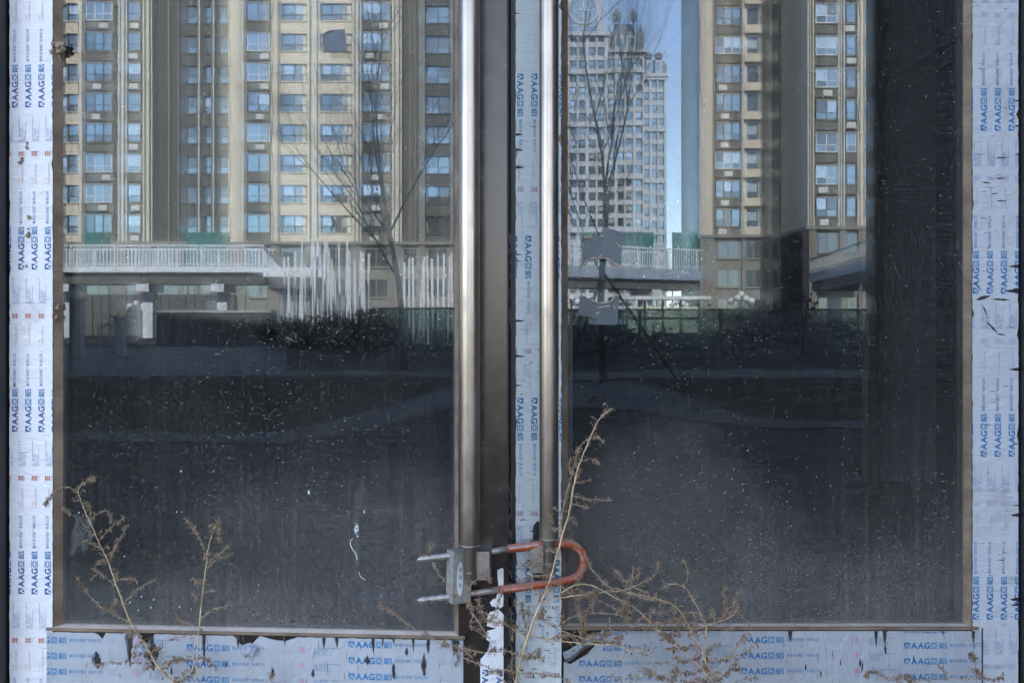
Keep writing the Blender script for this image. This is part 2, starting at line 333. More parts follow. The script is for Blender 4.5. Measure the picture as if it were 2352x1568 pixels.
M['web'] = simple('dusty_web', (.22, .20, .18), .9); M['mud'] = simple('dried_mud', (.38, .27, .18), .95, scale=90, bd=.002, var=.3); M['bird'] = simple('white_droppings', (.62, .68, .66), .8, scale=80)

# ------------------------------------------------------------------ ground and paths in front of the door
def sheet(name, pts, z, mat, frame=ID, kind='structure', th=None):
    b = MB(); b.add([frame @ Vector((x, y, z)) for x, y in pts], [tuple(range(len(pts)))]); o = b.build(name, mat); o['kind'] = kind
    return o
sheet('ground', [(-900, -900), (900, -900), (900, 900), (-900, 900)], -0.004, M['ground'])
def band(name, x0, x1, d0, d1, z, mat, frame=ID, kind='structure'):
    sheet(name, [(x0, -(d0-D)), (x1, -(d0-D)), (x1, -(d1-D)), (x0, -(d1-D))], z, mat, frame, kind)
def gy(py): return F*ZE/(py-HY)                # distance of the ground seen at row PY
def ground_poly(name, pxy, z, mat, frame, kind='structure'):
    rr = random.Random(len(name)*7+pxy[0][1]); o = []
    for i, (a, c) in enumerate(pxy):
        e, f = pxy[(i+1)%len(pxy)]; n = max(1, int(abs(e-a)/22))
        for j in range(n): t = j/n; o.append((a+(e-a)*t, c+(f-c)*t+(rr.gauss(0, .7)+1.2*math.sin(i*3+j*.8) if j else 0)))
    pxy = o
    sheet(name, [((px-1176)/F*gy(py), -(gy(py)-D)) for px, py in pxy], z, mat, frame, kind)
ground_poly('plaza_paving', [(100, 866), (700, 864), (1250, 868), (1250, 856), (660, 850), (660, 796), (100, 800)], .004, M['paving'], FOLD)
ground_poly('lawn', [(100, 868), (1250, 870), (1250, 884), (1045, 890), (850, 940), (660, 985), (500, 996), (100, 990)], .002, M['grassm'], FOLD, 'stuff')
ground_poly('garden_path', [(100, 992), (500, 998), (680, 988), (850, 945), (1060, 885), (1250, 870), (1250, 905), (1045, 935), (850, 990), (650, 1020), (100, 1012)], .006, M['path'], FOLD)
ground_poly('pavement', [(1290, 816), (2200, 816), (2200, 775), (1290, 775)], .003, M['ground'], ID)
ground_poly('promenade_paving', [(1290, 876), (1500, 868), (2300, 868), (2300, 850), (1500, 850), (1290, 858)], .007, M['paving'], ID)
ground_poly('verge', [(1500, 872), (2400, 872), (2400, 966), (1700, 960)], .002, M['grassm'], ID, 'stuff')
ground_poly('curved_path', [(1290, 878), (1430, 878), (1560, 905), (1700, 955), (1800, 970), (2400, 968), (2400, 986), (1740, 984), (1600, 968), (1480, 945), (1290, 935)], .009, M['path'], ID)
b = MB(); b.box((-1.6, -1.5, 0), (1.49, -.02, .045)); bevel(b.build('doorstep', M['path']), .008)['kind'] = 'structure'

# ------------------------------------------------------------------ the building the door belongs to
bld = thing('shop_building', 'dark clad building around the glass doors with a projecting side wall', 'building')
b = MB()
b.box((-35, .06, 0), (-1.05, .4, 25)); b.box((1.05, .06, 0), (35, .4, 25)); b.box((-1.05, .06, 2.36), (1.05, .4, 25))
b.box((-35, 14.6, 0), (35, 15, 25)); b.box((-35, .4, 0), (-34.6, 14.6, 25)); b.box((34.6, .4, 0), (35, 14.6, 25)); b.build('wall', M['bldg'], bld)
b = MB(); b.box((-35.2, 0, 25), (35.2, 15.2, 25.4)); b.build('roof', M['bldg'], bld)
m = N('louvre_cladding'); w = m.n('ShaderNodeTexNoise'); c = m.mix(m.ramp(m.noise(3, 4), .3, .7), (.017, .016, .017), (.030, .029, .031)); M['clad'] = m.done(m.bsdf(c, .7))
b = MB(); b.box((1.536, -2.27, 0), (1.9, .06, 12))
for i in range(110):
    z = .12+i*.075; b.box((1.532+rng.uniform(0, .003), -2.26, z), (1.536, -.35, z+.05))
b.box((1.49, -2.30, 0), (1.536, -2.27, 12)); b.build('side_wall', M['clad'], bld)
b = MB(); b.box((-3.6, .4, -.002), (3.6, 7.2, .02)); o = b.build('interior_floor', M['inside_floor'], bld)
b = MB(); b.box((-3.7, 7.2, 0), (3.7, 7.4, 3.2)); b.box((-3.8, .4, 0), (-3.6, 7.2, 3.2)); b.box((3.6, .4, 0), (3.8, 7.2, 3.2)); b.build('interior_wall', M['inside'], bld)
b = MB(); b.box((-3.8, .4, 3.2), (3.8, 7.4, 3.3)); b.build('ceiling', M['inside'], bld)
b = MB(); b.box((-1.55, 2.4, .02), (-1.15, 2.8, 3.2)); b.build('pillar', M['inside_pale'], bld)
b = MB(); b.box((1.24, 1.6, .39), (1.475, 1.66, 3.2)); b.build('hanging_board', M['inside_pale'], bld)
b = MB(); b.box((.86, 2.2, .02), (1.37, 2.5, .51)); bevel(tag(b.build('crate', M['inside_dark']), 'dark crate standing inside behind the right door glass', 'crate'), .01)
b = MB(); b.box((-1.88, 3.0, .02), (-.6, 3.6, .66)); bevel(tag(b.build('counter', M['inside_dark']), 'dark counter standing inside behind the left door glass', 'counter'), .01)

fr = thing('door_frame', 'black metal frame standing around both glass doors', 'door frame')
b = MB(); b.box((-1.05, -.035, 0), (HX-.006, .10, 2.36)); b.box((-1.05, -.05, 0), (HX-.03, -.035, 2.36)); bevel(b.build('jamb', M['black_frame'], fr), .002)
xr = P(2343, 0).x
b = MB(); b.box((xr, -.03, 0), (1.05, .10, 2.36)); b.box((xr+.01, -.045, 0), (1.05, -.03, 2.36)); bevel(b.build('jamb', M['black_frame'], fr), .002)
b = MB(); b.box((HX-.006, -.03, 2.28), (xr, .10, 2.36)); b.build('lintel', M['black_frame'], fr)
b = MB(); b.box((HX-.006, .0, 0), (xr, .10, .03)); b.build('threshold', M['black_frame'], fr)
b = MB(); b.box((-.035, .052, .03), (.03, .10, 2.28)); b.build('meeting_stop', M['void'], fr)

# ------------------------------------------------------------------ lettering
_cache = {}
def text(s):
    if s in _cache: return _cache[s]
    c = bpy.data.curves.new('t', 'FONT'); c.body = s; c.resolution_u = 2; o = bpy.data.objects.new('t', c); COL.objects.link(o)
    dg = bpy.context.evaluated_depsgraph_get(); me = o.evaluated_get(dg).to_mesh()
    v = np.array([(q.co.x, q.co.y) for q in me.vertices]); f = [tuple(p.vertices) for p in me.polygons]
    bpy.data.objects.remove(o); bpy.data.curves.remove(c)
    v -= v.min(0); v /= v.max(0); _cache[s] = (v, f); return _cache[s]
# print unit: list of (verts2d in picture units, faces, ink) ; x runs along the text, y up, baseline middle 0
ADDR = ['地址：广东省肇庆市高新技术产业开发区亚铝工业城', '电话：0758-3627888', '传真：0758-3627133', '邮政编码：526238', 'http://www.asiaalum-group.com']
def unit(marks=True):
    U = []
    def put(s, x0, x1, y0, y1, k, bold=0):
        v, f = text(s); v = v*np.array([x1-x0, y1-y0])+np.array([x0, y0])
        U.append((v, f, k))
        for i in range(bold): U.append((v+np.array([.5*(i+1), 0]), f, k)); U.append((v+np.array([.2, .4*(i+1)]), f, k)); U.append((v+np.array([-.3, -.3*(i+1)]), f, k))
    h = 7.0
    U.append((np.array([(0, -h), (0, h), (13.6, h), (13.6, -h+1.5), (8.2, h-3.2), (5.4, h-3.2), (.8, -h)]), [(0, 1, 5, 6), (1, 2, 4, 5), (2, 3, 4)], 0))
    U.append((np.array([(3.2, -h), (11.0, -h), (7.1, .6)]), [(0, 1, 2)], 1))
    put('A', 15.8, 29.5, -h, h-.6, 0, 2); put('A', 31, 44.7, -h, h-.6, 0, 2); put('G', 45.8, 58.5, -h-.3, h-.3, 0, 2)
    for z in range(1):
        put('亞', 60.5, 77, -h, h, 1, 1); put('鋁', 79.5, 97.5, -h, h, 1, 1)
    put('肇庆亚洲铝厂有限公司', 104.5, 179, -2.9, 4.6, 2)
    put('V 100', 195, 211, 2.5, 6.2, 4); put('工程安装验收后立即撕去保护膜', 196, 242, -5.2, -.6, 4)
    b = [(0, 2.6, -5.5, 6.5), (10.6, 13.2, -5.5, 6.5)]
    for x0, x1, y0, y1 in ((259, 271.5, 4.0, 6.6), (259, 271.5, -5.6, -3.0), (259.2, 271.3, -.6, 1.4), (262.6, 264.8, -3, 4), (267.0, 269.2, -3, 4)):
        U.append((np.array([(x0, y0), (x1, y0), (x1, y1), (x0, y1)]), [(0, 1, 2, 3)], 3))
    put('亚铝', 260, 271, -10.4, -7.4, 4)
    y = 5.6
    for i, s in enumerate(ADDR):
        L = [59, 31, 32, 26, 42][i]; put(s, 293, 293+L, y-2.6, y, 2); y -= 3.7
    return U
UNIT = unit()
def print_units(mb, rect, mode, cols, starts, inks, y, k=S, tr=None, skip=()):
    """mode 'up' text climbs, 'down' descends, 'right' runs right; cols: offsets across; starts: along; rect x0,x1,z0,z1 in metres"""
    x0, x1, z0, z1 = rect
    for c, s in zip(cols, starts):
        for iu, (v, f, kk) in enumerate(UNIT):
            if kk in skip: continue
            a = v[:, 0]*k; p = v[:, 1]*k
            if mode == 'up': X = c-p; Z = s+a
            elif mode == 'down': X = c+p; Z = s-a
            else: X = s+a; Z = c+p
            if X.max() < x0 or X.min() > x1 or Z.max() < z0 or Z.min() > z1: continue
            X = np.clip(X, x0, x1); Z = np.clip(Z, z0, z1)
            mb.add(list(zip(X.tolist(), [y-iu*.000006]*len(X), Z.tolist())), f, inks[kk])

def ragged(x0, x1, z0, z1, seed, j=.0006, step=.012):
    r = random.Random(seed); pts = []
    def run(a, b, fixed, horiz, sgn):
        n = max(2, int(abs(b-a)/step)); 
        for i in range(n):
            t = a+(b-a)*(i+(r.uniform(-.3, .3) if i else 0))/n; q = fixed+sgn*abs(r.gauss(0, j))*(i > 0)*(3 if r.random() < .06 else 1)
            pts.append((t, q) if horiz else (q, t))
    run(x0, x1, z0, True, 1); run(z0, z1, x1, False, -1); run(x1, x0, z1, True, -1); run(z1, z0, x0, False, 1)
    return pts
GAPI, CURLI = 6, 7
def slit(mb, c, L, w, ang, y, seed, lip=True):   # a split in the film: dark lens of bare metal with a lifted lip
    r = random.Random(seed); n = 9; up = []; dn = []
    ca, sa = math.cos(ang), math.sin(ang)
    for i in range(n+1):
        t = i/n; h = w*.5*math.sin(math.pi*t**.8)*(1+r.uniform(-.35, .35)); u = (t-.5)*L; wob = r.uniform(-.12, .12)*w
        up.append((c[0]+u*ca-(h+wob)*sa, c[1]+u*sa+(h+wob)*ca)); dn.append((c[0]+u*ca+(h-wob)*sa, c[1]+u*sa-(h-wob)*ca))
    mb.add([(x, y, z) for x, z in up]+[(x, y, z) for x, z in dn], [(i, i+1, n+2+i, n+1+i) for i in range(n)], GAPI)
    if lip and w > .0010:
        q = [(x, y-.0001, z) for x, z in up]; s = [(x+(ux-x)*.0-sa*w*.22*math.sin(math.pi*i/n), y-w*.35*math.sin(math.pi*i/n)-.0003, z+ca*w*.22*math.sin(math.pi*i/n)) for i, ((x, z), (ux, uz)) in enumerate(zip(up, dn))]
        mb.add(q+s, [(i, i+1, n+2+i, n+1+i) for i in range(n)], CURLI)
def wedge(mb, x, ztop, L, w, y, seed, horiz=False, sgn=1):   # a split that opens at the film's edge
    r = random.Random(seed); n = 8; A = []; B = []
    for i in range(n+1):
        t = i/n; h = w*.5*(1-t)**.8*(1+r.uniform(-.2, .25)); o = r.uniform(-.1, .1)*w
        if horiz: A.append((x+sgn*t*L, y, ztop+h+o)); B.append((x+sgn*t*L, y, ztop-h+o))
        else: A.append((x-h+o, y, ztop-t*L)); B.append((x+h+o, y, ztop-t*L))
    mb.add(A+B, [(i, i+1, n+2+i, n+1+i) for i in range(n)], GAPI)
    C = [(a[0]-(0 if horiz else w*.25*(1-i/n)), a[1]-.0002-w*.5*(1-i/n), a[2]+(w*.25*(1-i/n) if horiz else 0)) for i, a in enumerate(A)]
    mb.add([(a[0], a[1]-.0001, a[2]) for a in A]+C, [(i, i+1, n+2+i, n+1+i) for i in range(n)], CURLI)

INK_L = [1, 2, 3, 4, 5]
def film_mats(f, palette): return [M[f]]+[M[q] for q in palette]+[M['gap'], M['curl']]
PAL_LEFT = ['ink_dark', 'ink_mid', 'ink_grey_blue', 'ink_orange', 'ink_tan']
PAL_MID = ['ink_blue', 'ink_sky', 'ink_sky', 'ink_pink', 'ink_faint']
PAL_RIGHT = ['ink_blue', 'ink_sky', 'ink_sky', 'ink_faint', 'ink_faint']
PAL_RAIL = ['ink_blue', 'ink_sky', 'ink_sky', 'ink_pink', 'ink_faint']
inks = [1, 2, 3, 4, 5]

# ------------------------------------------------------------------ door leaves
def rect_pts(a, b): return [(a[0], a[1]), (b[0], a[1]), (b[0], b[1]), (a[0], b[1])]
ZTOP, ZBOT = 2.27, .045
LT = .046
def leaf(label, mat, Q, X, zr, zg, glassm, rear_tilt, w_g, seed):
    """X: stile edges (outer l, inner l, glass l, glass r, inner r, outer r) in leaf metres; zr rail top, zg glass bottom"""
    d = thing('glass_door', label, 'door', mat=mat)
    xo0, xi0, xg0, xg1, xi1, xo1 = X
    b = MB(); b.box((xo0, 0, ZBOT), (xi0, LT, ZTOP)); st1 = bevel(b.build('stile', M['bronze'], d), .0015)
    b = MB(); b.box((xi1, 0, ZBOT), (xo1, LT, ZTOP)); st2 = bevel(b.build('stile', M['bronze'], d), .0015)
    b = MB(); b.box((xi0, .001, ZBOT), (xi1, LT-.001, zr)); rl = bevel(b.build('rail', M['bronze'], d), .0015)
    b = MB(); b.box((xi0, .001, 2.15), (xi1, LT-.001, ZTOP)); b.build('rail', M['bronze'], d)
    yg = .013
    def bead(pts, name, mt, m2=None):          # sloped glazing bead
        bb = MB(); bb.add(pts, [(0, 1, 2, 3)]); return bb.build(name, mt, d)
    def prism(a0, a1, c0, c1, mt, name='gasket'):   # four corners front face, closed behind
        bb = MB(); back = [(p[0], yg+.006, p[2]) for p in (a0, a1, c1, c0)]
        bb.add([a0, a1, c1, c0]+back, [(0, 1, 2, 3), (7, 6, 5, 4), (0, 4, 5, 1), (1, 5, 6, 2), (2, 6, 7, 3), (3, 7, 4, 0)]); return bb.build(name, mt, d)
    yf = .0005; yb = yg-.0002
    zt = 2.15; 
    prism((xi0, yf, zr), (xi0, yf, zt), (xg0, yb, zg), (xg0, yb, zt), M['gasket'])
    prism((xi1, yf, zt), (xi1, yf, zr), (xg1, yb, zt), (xg1, yb, zg), M['gasket'])
    lip = zr+.0045
    prism((xi0, -.0025, lip), (xi1, -.0025, lip), (xg0, yb, zg), (xg1, yb, zg), M['ledge'])
    bb = MB(); bb.box((xi0-.012*(seed == 1), -.003, zr-.0015), (xi1+.012, .0, lip)); bb.build('gasket', M['gasket'], d)
    # double glazing: front pane, dark spacer, inner pane set a hair off parallel
    bb = MB(); bb.box((xg0-.004, yg, zg-.004), (xg1+.004, yg+.005, zt+.01), 1)
    gi = len(bb.m)-4; bb.m[gi] = 0; bb.build('glass_pane', [glassm, M['glass_clear']], d)
    bb = MB(); w = .0085
    for a, c in (((xg0-.004, zg-.004), (xg0+w_g, zt)), ((xg1-w_g, zg-.004), (xg1+.004, zt)), ((xg0+w_g, zg-.004), (xg1-w_g, zg+.006)), ):
        bb.box((a[0], yg+.006, a[1]), (c[0], yg+.018, c[1]))
    bb.build('spacer', M['black_frame'], d)
    bb = MB(); xm = (xg0+xg1)/2; W = (xg1-xg0)/2-w_g; bb.box((-W, 0, zg+.006), (W, .004, zt), 0)
    o = bb.build('inner_glass_pane', M['glass_rear' if seed == 1 else 'glass_rear_b'], d); o.location = (xm, yg+.0215, 0); o.rotation_euler = (rear_tilt[1], 0, rear_tilt[0])
    return d, st1, st2, rl
# left leaf, edges read off the picture
zr_l = LL(600, 1455, 0).z; zg_l = LL(600, 1442, -.013).z
XL = [LL(20, 900).x, LL(122, 900).x, LL(145, 900, -.013).x, LL(1044, 900, -.013).x, LL(1053, 900).x, LL(1166, 900).x]
dl, sl1, sl2, rl_l = leaf('left glass door with white printed film on its outer stile, standing slightly ajar', LEAF, LL, XL, zr_l, zg_l, M['glass_a'], (R(.24), R(.03)), .004, 1)
zr_r = RR(1800, 1443).z; zg_r = RR(1800, 1433, -.013).z
XR = [RR(1173, 0).x, RR(1291, 0).x, RR(1304, 0, -.013).x, RR(2213, 0, -.013).x, RR(2232, 0).x, RR(2342, 0).x]
dr, sr1, sr2, rl_r = leaf('right glass door with pale blue film cracked across both of its stiles', ID, RR, XR, zr_r, zg_r, M['glass_b'], (R(-.50), R(-.02)), .010, 2)
b = MB(); b.box((XR[0], -.0002, ZBOT), (XR[0]+.009, .0, ZTOP)); b.build('edge_strip', M['black_frame'], dr)

FY, TY = -.0009, -.00105                        # film front, print front
SY = -.0013
# --- film on the left leaf's outer stile
mb = MB(); x0, x1 = XL[0]+.0016, XL[1]-.0003
zb = ZBOT+.004
mb.plate(ragged(x0, x1, zb, 2.26, 3), FY, -.0001)
pitch = 31.4*S; per = 371.5*S
def cols(x, n0, n1): return [x+pitch*i for i in range(n0, n1)]
for k in range(-2, 6):
    zz = LL(40, 991, 0).z+k*per
    off = [0, 15*S][k % 2]
    cx = [LL(35, 900).x+off+i*pitch for i in range(-1, 5)]
    print_units(mb, (x0, x1, zb, 2.26), 'up', cx, [zz]*len(cx), inks, TY)
r = random.Random(5)
for i in range(26):
    slit(mb, (r.uniform(x0+.01, x1-.01), r.uniform(.3, 1.6)), r.uniform(.006, .03), r.uniform(.0002, .0006), r.uniform(-.1, .1), SY, i, False)
mb.build('protective_film', film_mats('film_white', PAL_LEFT), sl1)
# dirt clumps stuck on it
for i, (px, py, w) in enumerate(((62, 335, 6), (48, 370, 8), (66, 500, 6), (64, 540, 8), (60, 610, 4), (33, 885, 4))):
    mb = MB(); q = LL(px, py, .003); rr = random.Random(i)
    for k in range(9): mb.blob((q.x+rr.gauss(0, w*.3*S), q.y, q.z+rr.gauss(0, w*.55*S)), w*S*rr.uniform(.15, .4), 0, k+i*20, jit=.5)
    o = mb.build('mud_splash', M['mud'], sl1)
# --- remnants on the left leaf's bare inner stile
def Z8(x, y): return ((1180+x/4.797)*.91875, (1380+y/4.797)*.91875)
pol = [[(305,210),(340,195),(360,183),(378,195),(378,405),(330,410),(318,400),(306,300)],
       [(300,500),(340,490),(378,505),(375,640),(340,668),(300,665),(262,645),(240,648),(215,600),(228,585),(250,560),(290,548)],
       [(215,712),(250,705),(290,690),(320,680),(378,742),(378,850),(340,880),(300,900),(240,898),(180,880),(178,820),(185,765)],
       [(185,935),(240,925),(300,900),(350,870),(378,880),(378,1700),(100,1700),(100,1280),(130,1250),(200,1160),(215,1070),(170,1040)]]
mb = MB()
for ip, pg in enumerate(pol):
    q = [LL(*Z8(x, y), 0) for x, y in pg]; mb.plate([(v.x, v.z) for v in q], FY, -.0001)
q0 = LL(*Z8(105, 1150), 0); q1 = LL(*Z8(376, 1700), 0)
rc = (q0.x, q1.x, q1.z, LL(*Z8(200, 1040)).z)
zt_ = LL(*Z8(160, 1403)).z
cx = [LL(*Z8(160, 1403)).x, LL(*Z8(332, 1403)).x]
print_units(mb, (q0.x, q1.x, q1.z, zt_+.002), 'down', cx, [zt_]*2, inks, TY)
a0, a1 = LL(*Z8(215, 1200)), LL(*Z8(300, 1045))
print_units(mb, (a0.x, a1.x, a0.z, a1.z), 'down', [a0.x+.007], [a1.z+292*S], inks, TY)
c0 = LL(*Z8(290, 850)); print_units(mb, (c0.x-.012, c0.x+.007, c0.z-.010, c0.z+.010), 'down', [c0.x], [c0.z+265*S], inks, TY)
mb.build('protective_film', film_mats('film_white', PAL_LEFT), sl2)
# --- film on the left bottom rail
mb = MB(); x0, x1 = LL(108, 1500).x, LL(1064, 1500).x; zt = zr_l-.0035
XI0 = x0; y_ = -.0011
top = []
r = random.Random(12); n = 110
for i in range(n+1):
    u = x0+(x1-x0)*i/n; px = 108+(1064-108)*i/n; dz = r.uniform(0, .0012)
    for a, c, dd in ((545, 600, 26), (610, 690, 10), (228, 245, 14), (330, 360, 26)):
        if a < px < c: dz += dd*S*math.sin(math.pi*(px-a)/(c-a))*r.uniform(.8, 1.15)
    top.append((u, zt-dz))
mb.plate([(x0, zb)]+[(x1, zb)]+top[::-1], y_, 0)
for ci, (xc, rows) in enumerate(((58, (1467, 1503, 1541, 1577)), (430, (1485, 1522, 1559)), (801, (1478, 1514, 1551)), (1170, (1466, 1502)))):
    for k in range(8):
        q = LL(xc, rows[0]); zc = q.z-k*36.4*S*.985
        print_units(mb, (x0, x1-.0003, zb, zt-.001), 'right', [zc+(36.4*S if ci in (1, 2, 3) and k == 0 and False else 0)], [q.x], inks, y_-.00015)
for k, (px, py, L, w) in enumerate(((225,1520,42,14),(300,1510,60,12),(328,1480,34,5),(470,1560,55,6),(352,1500,70,22),(548,1560,22,6),(628,1548,22,6),(775,1500,18,6),(845,1520,22,9),(858,1500,24,6),(905,1545,40,6),(950,1540,22,4),(975,1530,55,9),(1048,1535,38,13),(720,1550,20,6),(655,1545,16,4),(395,1545,20,4),(560,1500,12,3),(440,1535,10,3),(880,1555,14,3),(935,1500,20,5),(745,1475,20,6),(520,1530,14,3),(905,1490,12,3),(985,1485,40,7))):
    q = LL(px, py-6); L2 = L*S
    (wedge(mb, q.x, zt-.0004, L2*1.3, w*S*1.1, y_-.0005, k) if k % 2 else slit(mb, (q.x, q.z), L2, w*S, R(90)+r.uniform(-.08, .08), y_-.0005, k))
for k in range(60):
    slit(mb, (r.uniform(x0+.01, x1-.01), r.uniform(.24, zt-.01)), r.uniform(.006, .03), r.uniform(.0003, .0009), R(90)+r.uniform(-.05, .05), y_-.0005, k+90, False)
# curled tongue of film
for (px, py, w, h) in ((575, 1478, 40, 26), (330, 1480, 26, 20), (1050, 1500, 14, 24)):
    q = LL(px, py); V = []; 
    for i in range(7):
        for j in range(5):
            t = j/4; s_ = i/6-.5
            V.append((q.x+s_*w*S*(1-t*.7), y_-.001-math.sin(t*2.3)*.010-(rng.uniform(0, .001)), q.z-t*h*S+.003*math.cos(s_*5)))
    mb.add(V, [(i*5+j, i*5+j+1, (i+1)*5+j+1, (i+1)*5+j) for i in range(6) for j in range(4)], CURLI)
mb.build('protective_film', film_mats('film_rail', PAL_RAIL), rl_l)
# --- right leaf: meeting stile film
mb = MB(); x0, x1 = RR(1184, 0).x, RR(1290, 0).x
def Z6(x, y): return ((1250+x/7.84)*.91875, (1320+y/7.84)*.91875)
hole = [(655, 20), (655, 150), (640, 210), (612, 300), (640, 420), (655, 560), (650, 620), (620, 650), (612, 850), (640, 900), (655, 1010), (760, 1025), (880, 1000), (900, 880)]
mb.plate(ragged(x0, x1, zb, 2.26, 8, .0009), FY, -.0001)
for k in range(-2, 5):
    zz = RR(0, 913).z-k*371.5*S+ (0)
    off = [0, 18.5*S][k % 2]
    cx = [RR(1195, 0).x+off+i*pitch*1.03 for i in range(-1, 5)]
    print_units(mb, (x0, x1, zb, 2.26), 'down', cx, [zz]*len(cx), inks, TY)
pts = [RR(*Z6(x, y)) for x, y in [(580, 38), (640, 45), (660, -60), (720, -140), (1100, -140), (1105, 60), (900, 200), (880, 1010), (760, 1030), (655, 1010), (640, 900), (612, 850), (618, 650), (655, 560), (640, 420), (606, 300), (636, 210), (652, 80), (610, 60)]]
mb.plate([(v.x, v.z) for v in pts], FY-.0006, FY, GAPI)
r = random.Random(21)
for k, (px, py, L, w, s_) in enumerate(((1186,310,16,5,1),(1186,345,18,5,1),(1186,385,20,6,1),(1186,600,14,3,1),(1186,737,22,5,1),(1186,818,24,5,1),(1186,885,16,4,1),(1186,32,14,2,1),(1186,585,16,3,1))):
    q = RR(px, py); wedge(mb, q.x-.001, q.z, L*S, w*S, SY, k, True, 1)
for k in range(110):
    c = (r.uniform(x0+.006, x1-.006), r.choice([r.uniform(.28, 1.5), r.uniform(.28, .6)]))
    slit(mb, c, r.uniform(.005, .022), r.choice((.0003, .0005, .0008, .0014)), r.uniform(-.25, .25), SY, k+7, k % 3 == 0)
mb.build('protective_film', film_mats('film_blue', PAL_MID), sr1)
# --- right leaf: outer stile film
mb = MB(); x0, x1 = RR(2233, 0).x, RR(2339, 0).x
mb.plate(ragged(x0, x1, zb, 2.26, 9, .0007), FY, -.0001)
for k in range(-2, 5):
    zz = RR(0, 1048).z+k*373.5*S; off = [0, 14*S][k % 2]
    cx = [RR(2227, 0).x+off+i*pitch*1.02 for i in range(0, 5)]
    print_units(mb, (x0, x1, zb, 2.26), 'up', cx, [zz]*len(cx), inks, TY)
for k, (px, py, L, w) in enumerate(((2338,612,24,7),(2338,668,32,10),(2338,848,24,7),(2338,1182,18,9),(2338,1375,22,10),(2338,1388,20,7),(2338,1160,18,3),(2338,232,14,3),(2338,290,12,4),(2338,1018,16,3),(2338,355,10,3))):
    q = RR(px, py); wedge(mb, q.x+.001, q.z, L*S, w*S, SY, k, True, -1)
for k, (px, py, L, w, a) in enumerate(((2258,684,36,11,.25),(2300,688,40,6,-.05),(2262,715,34,4,-1.2),(2278,752,40,6,-.8),(2300,768,24,4,-.1),(2246,658,30,3,-.85),(2290,102,18,2,0),(2300,363,26,5,0),(2298,410,28,4,0),(2265,420,22,4,-.2),(2285,445,20,3,.1),(2300,462,24,4,0),(2270,975,20,3,0),(2300,1285,16,3,0))):
    q = RR(px, py); slit(mb, (q.x, q.z), L*S, w*S*.6, a, SY, k)
for k in range(90):
    slit(mb, (r.uniform(x0+.01, x1-.01), r.uniform(.28, 1.56)), r.uniform(.005, .02), r.choice((.0003, .0005, .0009)), r.uniform(-.1, .1), SY, k+300, k % 4 == 0)
mb.build('protective_film', film_mats('film_grey', PAL_RIGHT), sr2)
# --- right bottom rail
mb = MB(); x0, x1 = RR(1291, 0).x, RR(2254, 0).x; zt = zr_r-.0035
mb2 = MB()
q = [(1395, 1448), (2254, 1448), (2254, 1840), (1291, 1840), (1295, 1518), (1310, 1524), (1350, 1500), (1372, 1474)]
pp = [RR(*c) for c in q]; mb.plate([(v.x, max(zb, min(v.z, zt))) for v in pp], y_, 0)
for xc, py0 in ((1330, 1522), (1702, 1468), (2076, 1481)):
    for k in range(-2, 8):
        zc = RR(0, py0).z-k*35.9*S
        if xc == 1330 and k < 0: 
            print_units(mb, (RR(1385, 0).x, x1, zb, zt-.001), 'right', [zc], [RR(xc, 0).x], inks, y_-.00015)
        else: print_units(mb, (x0, x1-.0003, zb, zt-.001), 'right', [zc], [RR(xc, 0).x], inks, y_-.00015)
for k, (px, py, L, w) in enumerate(((1815,1448,26,9),(2012,1448,38,7),(2032,1448,34,9),(2033,1490,24,5),(1800,1480,4,3),(1975,1520,22,4),(1980,1530,30,3),(2098,1510,14,4),(2165,1448,12,4),(2235,1455,30,8),(1850,1530,16,3),(1930,1520,14,3),(1885,1545,20,3),(1450,1500,8,3))):
    q = RR(px, py); (wedge(mb, q.x, zt-.0003, L*S, w*S, y_-.0005, k) if py < 1460 else slit(mb, (q.x, q.z), L*S, w*S, R(90)+r.uniform(-.1, .1), y_-.0005, k))
for k in range(70): slit(mb, (r.uniform(x0+.1, x1-.01), r.uniform(.24, zt-.01)), r.uniform(.005, .02), r.uniform(.0003, .0008), R(90)+r.uniform(-.05, .05), y_-.0005, k+90, False)
V = []                                           # folded back corner
for i in range(8):
    for j in range(5):
        a = i/7; t = j/4; q = RR(1300+a*80-t*8, 1520-a*58+math.sin(a*9)*3+t*-10, 0)
        V.append((q.x+t*.012*a, y_-.001-math.sin(t*2.6)*.012, q.z+t*.014-a*.004))
mb.add(V, [(i*5+j, i*5+j+1, (i+1)*5+j+1, (i+1)*5+j) for i in range(7) for j in range(4)], CURLI)
mb.build('protective_film', film_mats('film_rail', PAL_RAIL), rl_r)
# dark edge where rail film meets stile
b = MB(); b.box((RR(2254, 0).x+.0002, -.0016, zb), (RR(2257, 0).x, -.0009, zr_r+.002)); b.build('edge_strip', M['gap'], dr)
# weatherstrip hanging in the gap between the leaves
mb = MB()
def Z3(x, y): return ((1240+x/2.75)*.91875, (560+y/2.75)*.91875)
xg = RR(1170, 0, .02).x
for k, (py0, py1, w) in enumerate(((535, 640, 5), (640, 760, 3), (1090, 1200, 3), (1180, 1300, 5), (1300, 1370, 6), (1395, 1470, 9), (1470, 1568, 7))):
    a = P(1172, py0, .01); n = 10
    pts = [(a.x+rng.uniform(-.0025, .002)+.002*math.sin(i*.9+k), a.y, a.z-(py1-py0)*S*i/n) for i in range(n+1)]
    V = []
    for p_ in pts: ww = w*S*rng.uniform(.15, .55); V += [(p_[0]-ww, -.012+rng.uniform(-.004, .004), p_[2]), (p_[0]+ww, -.004, p_[2])]
    mb.add(V, [(2*i, 2*i+1, 2*i+3, 2*i+2) for i in range(n)])
mb.build('weatherstrip', M['felt'], dr)

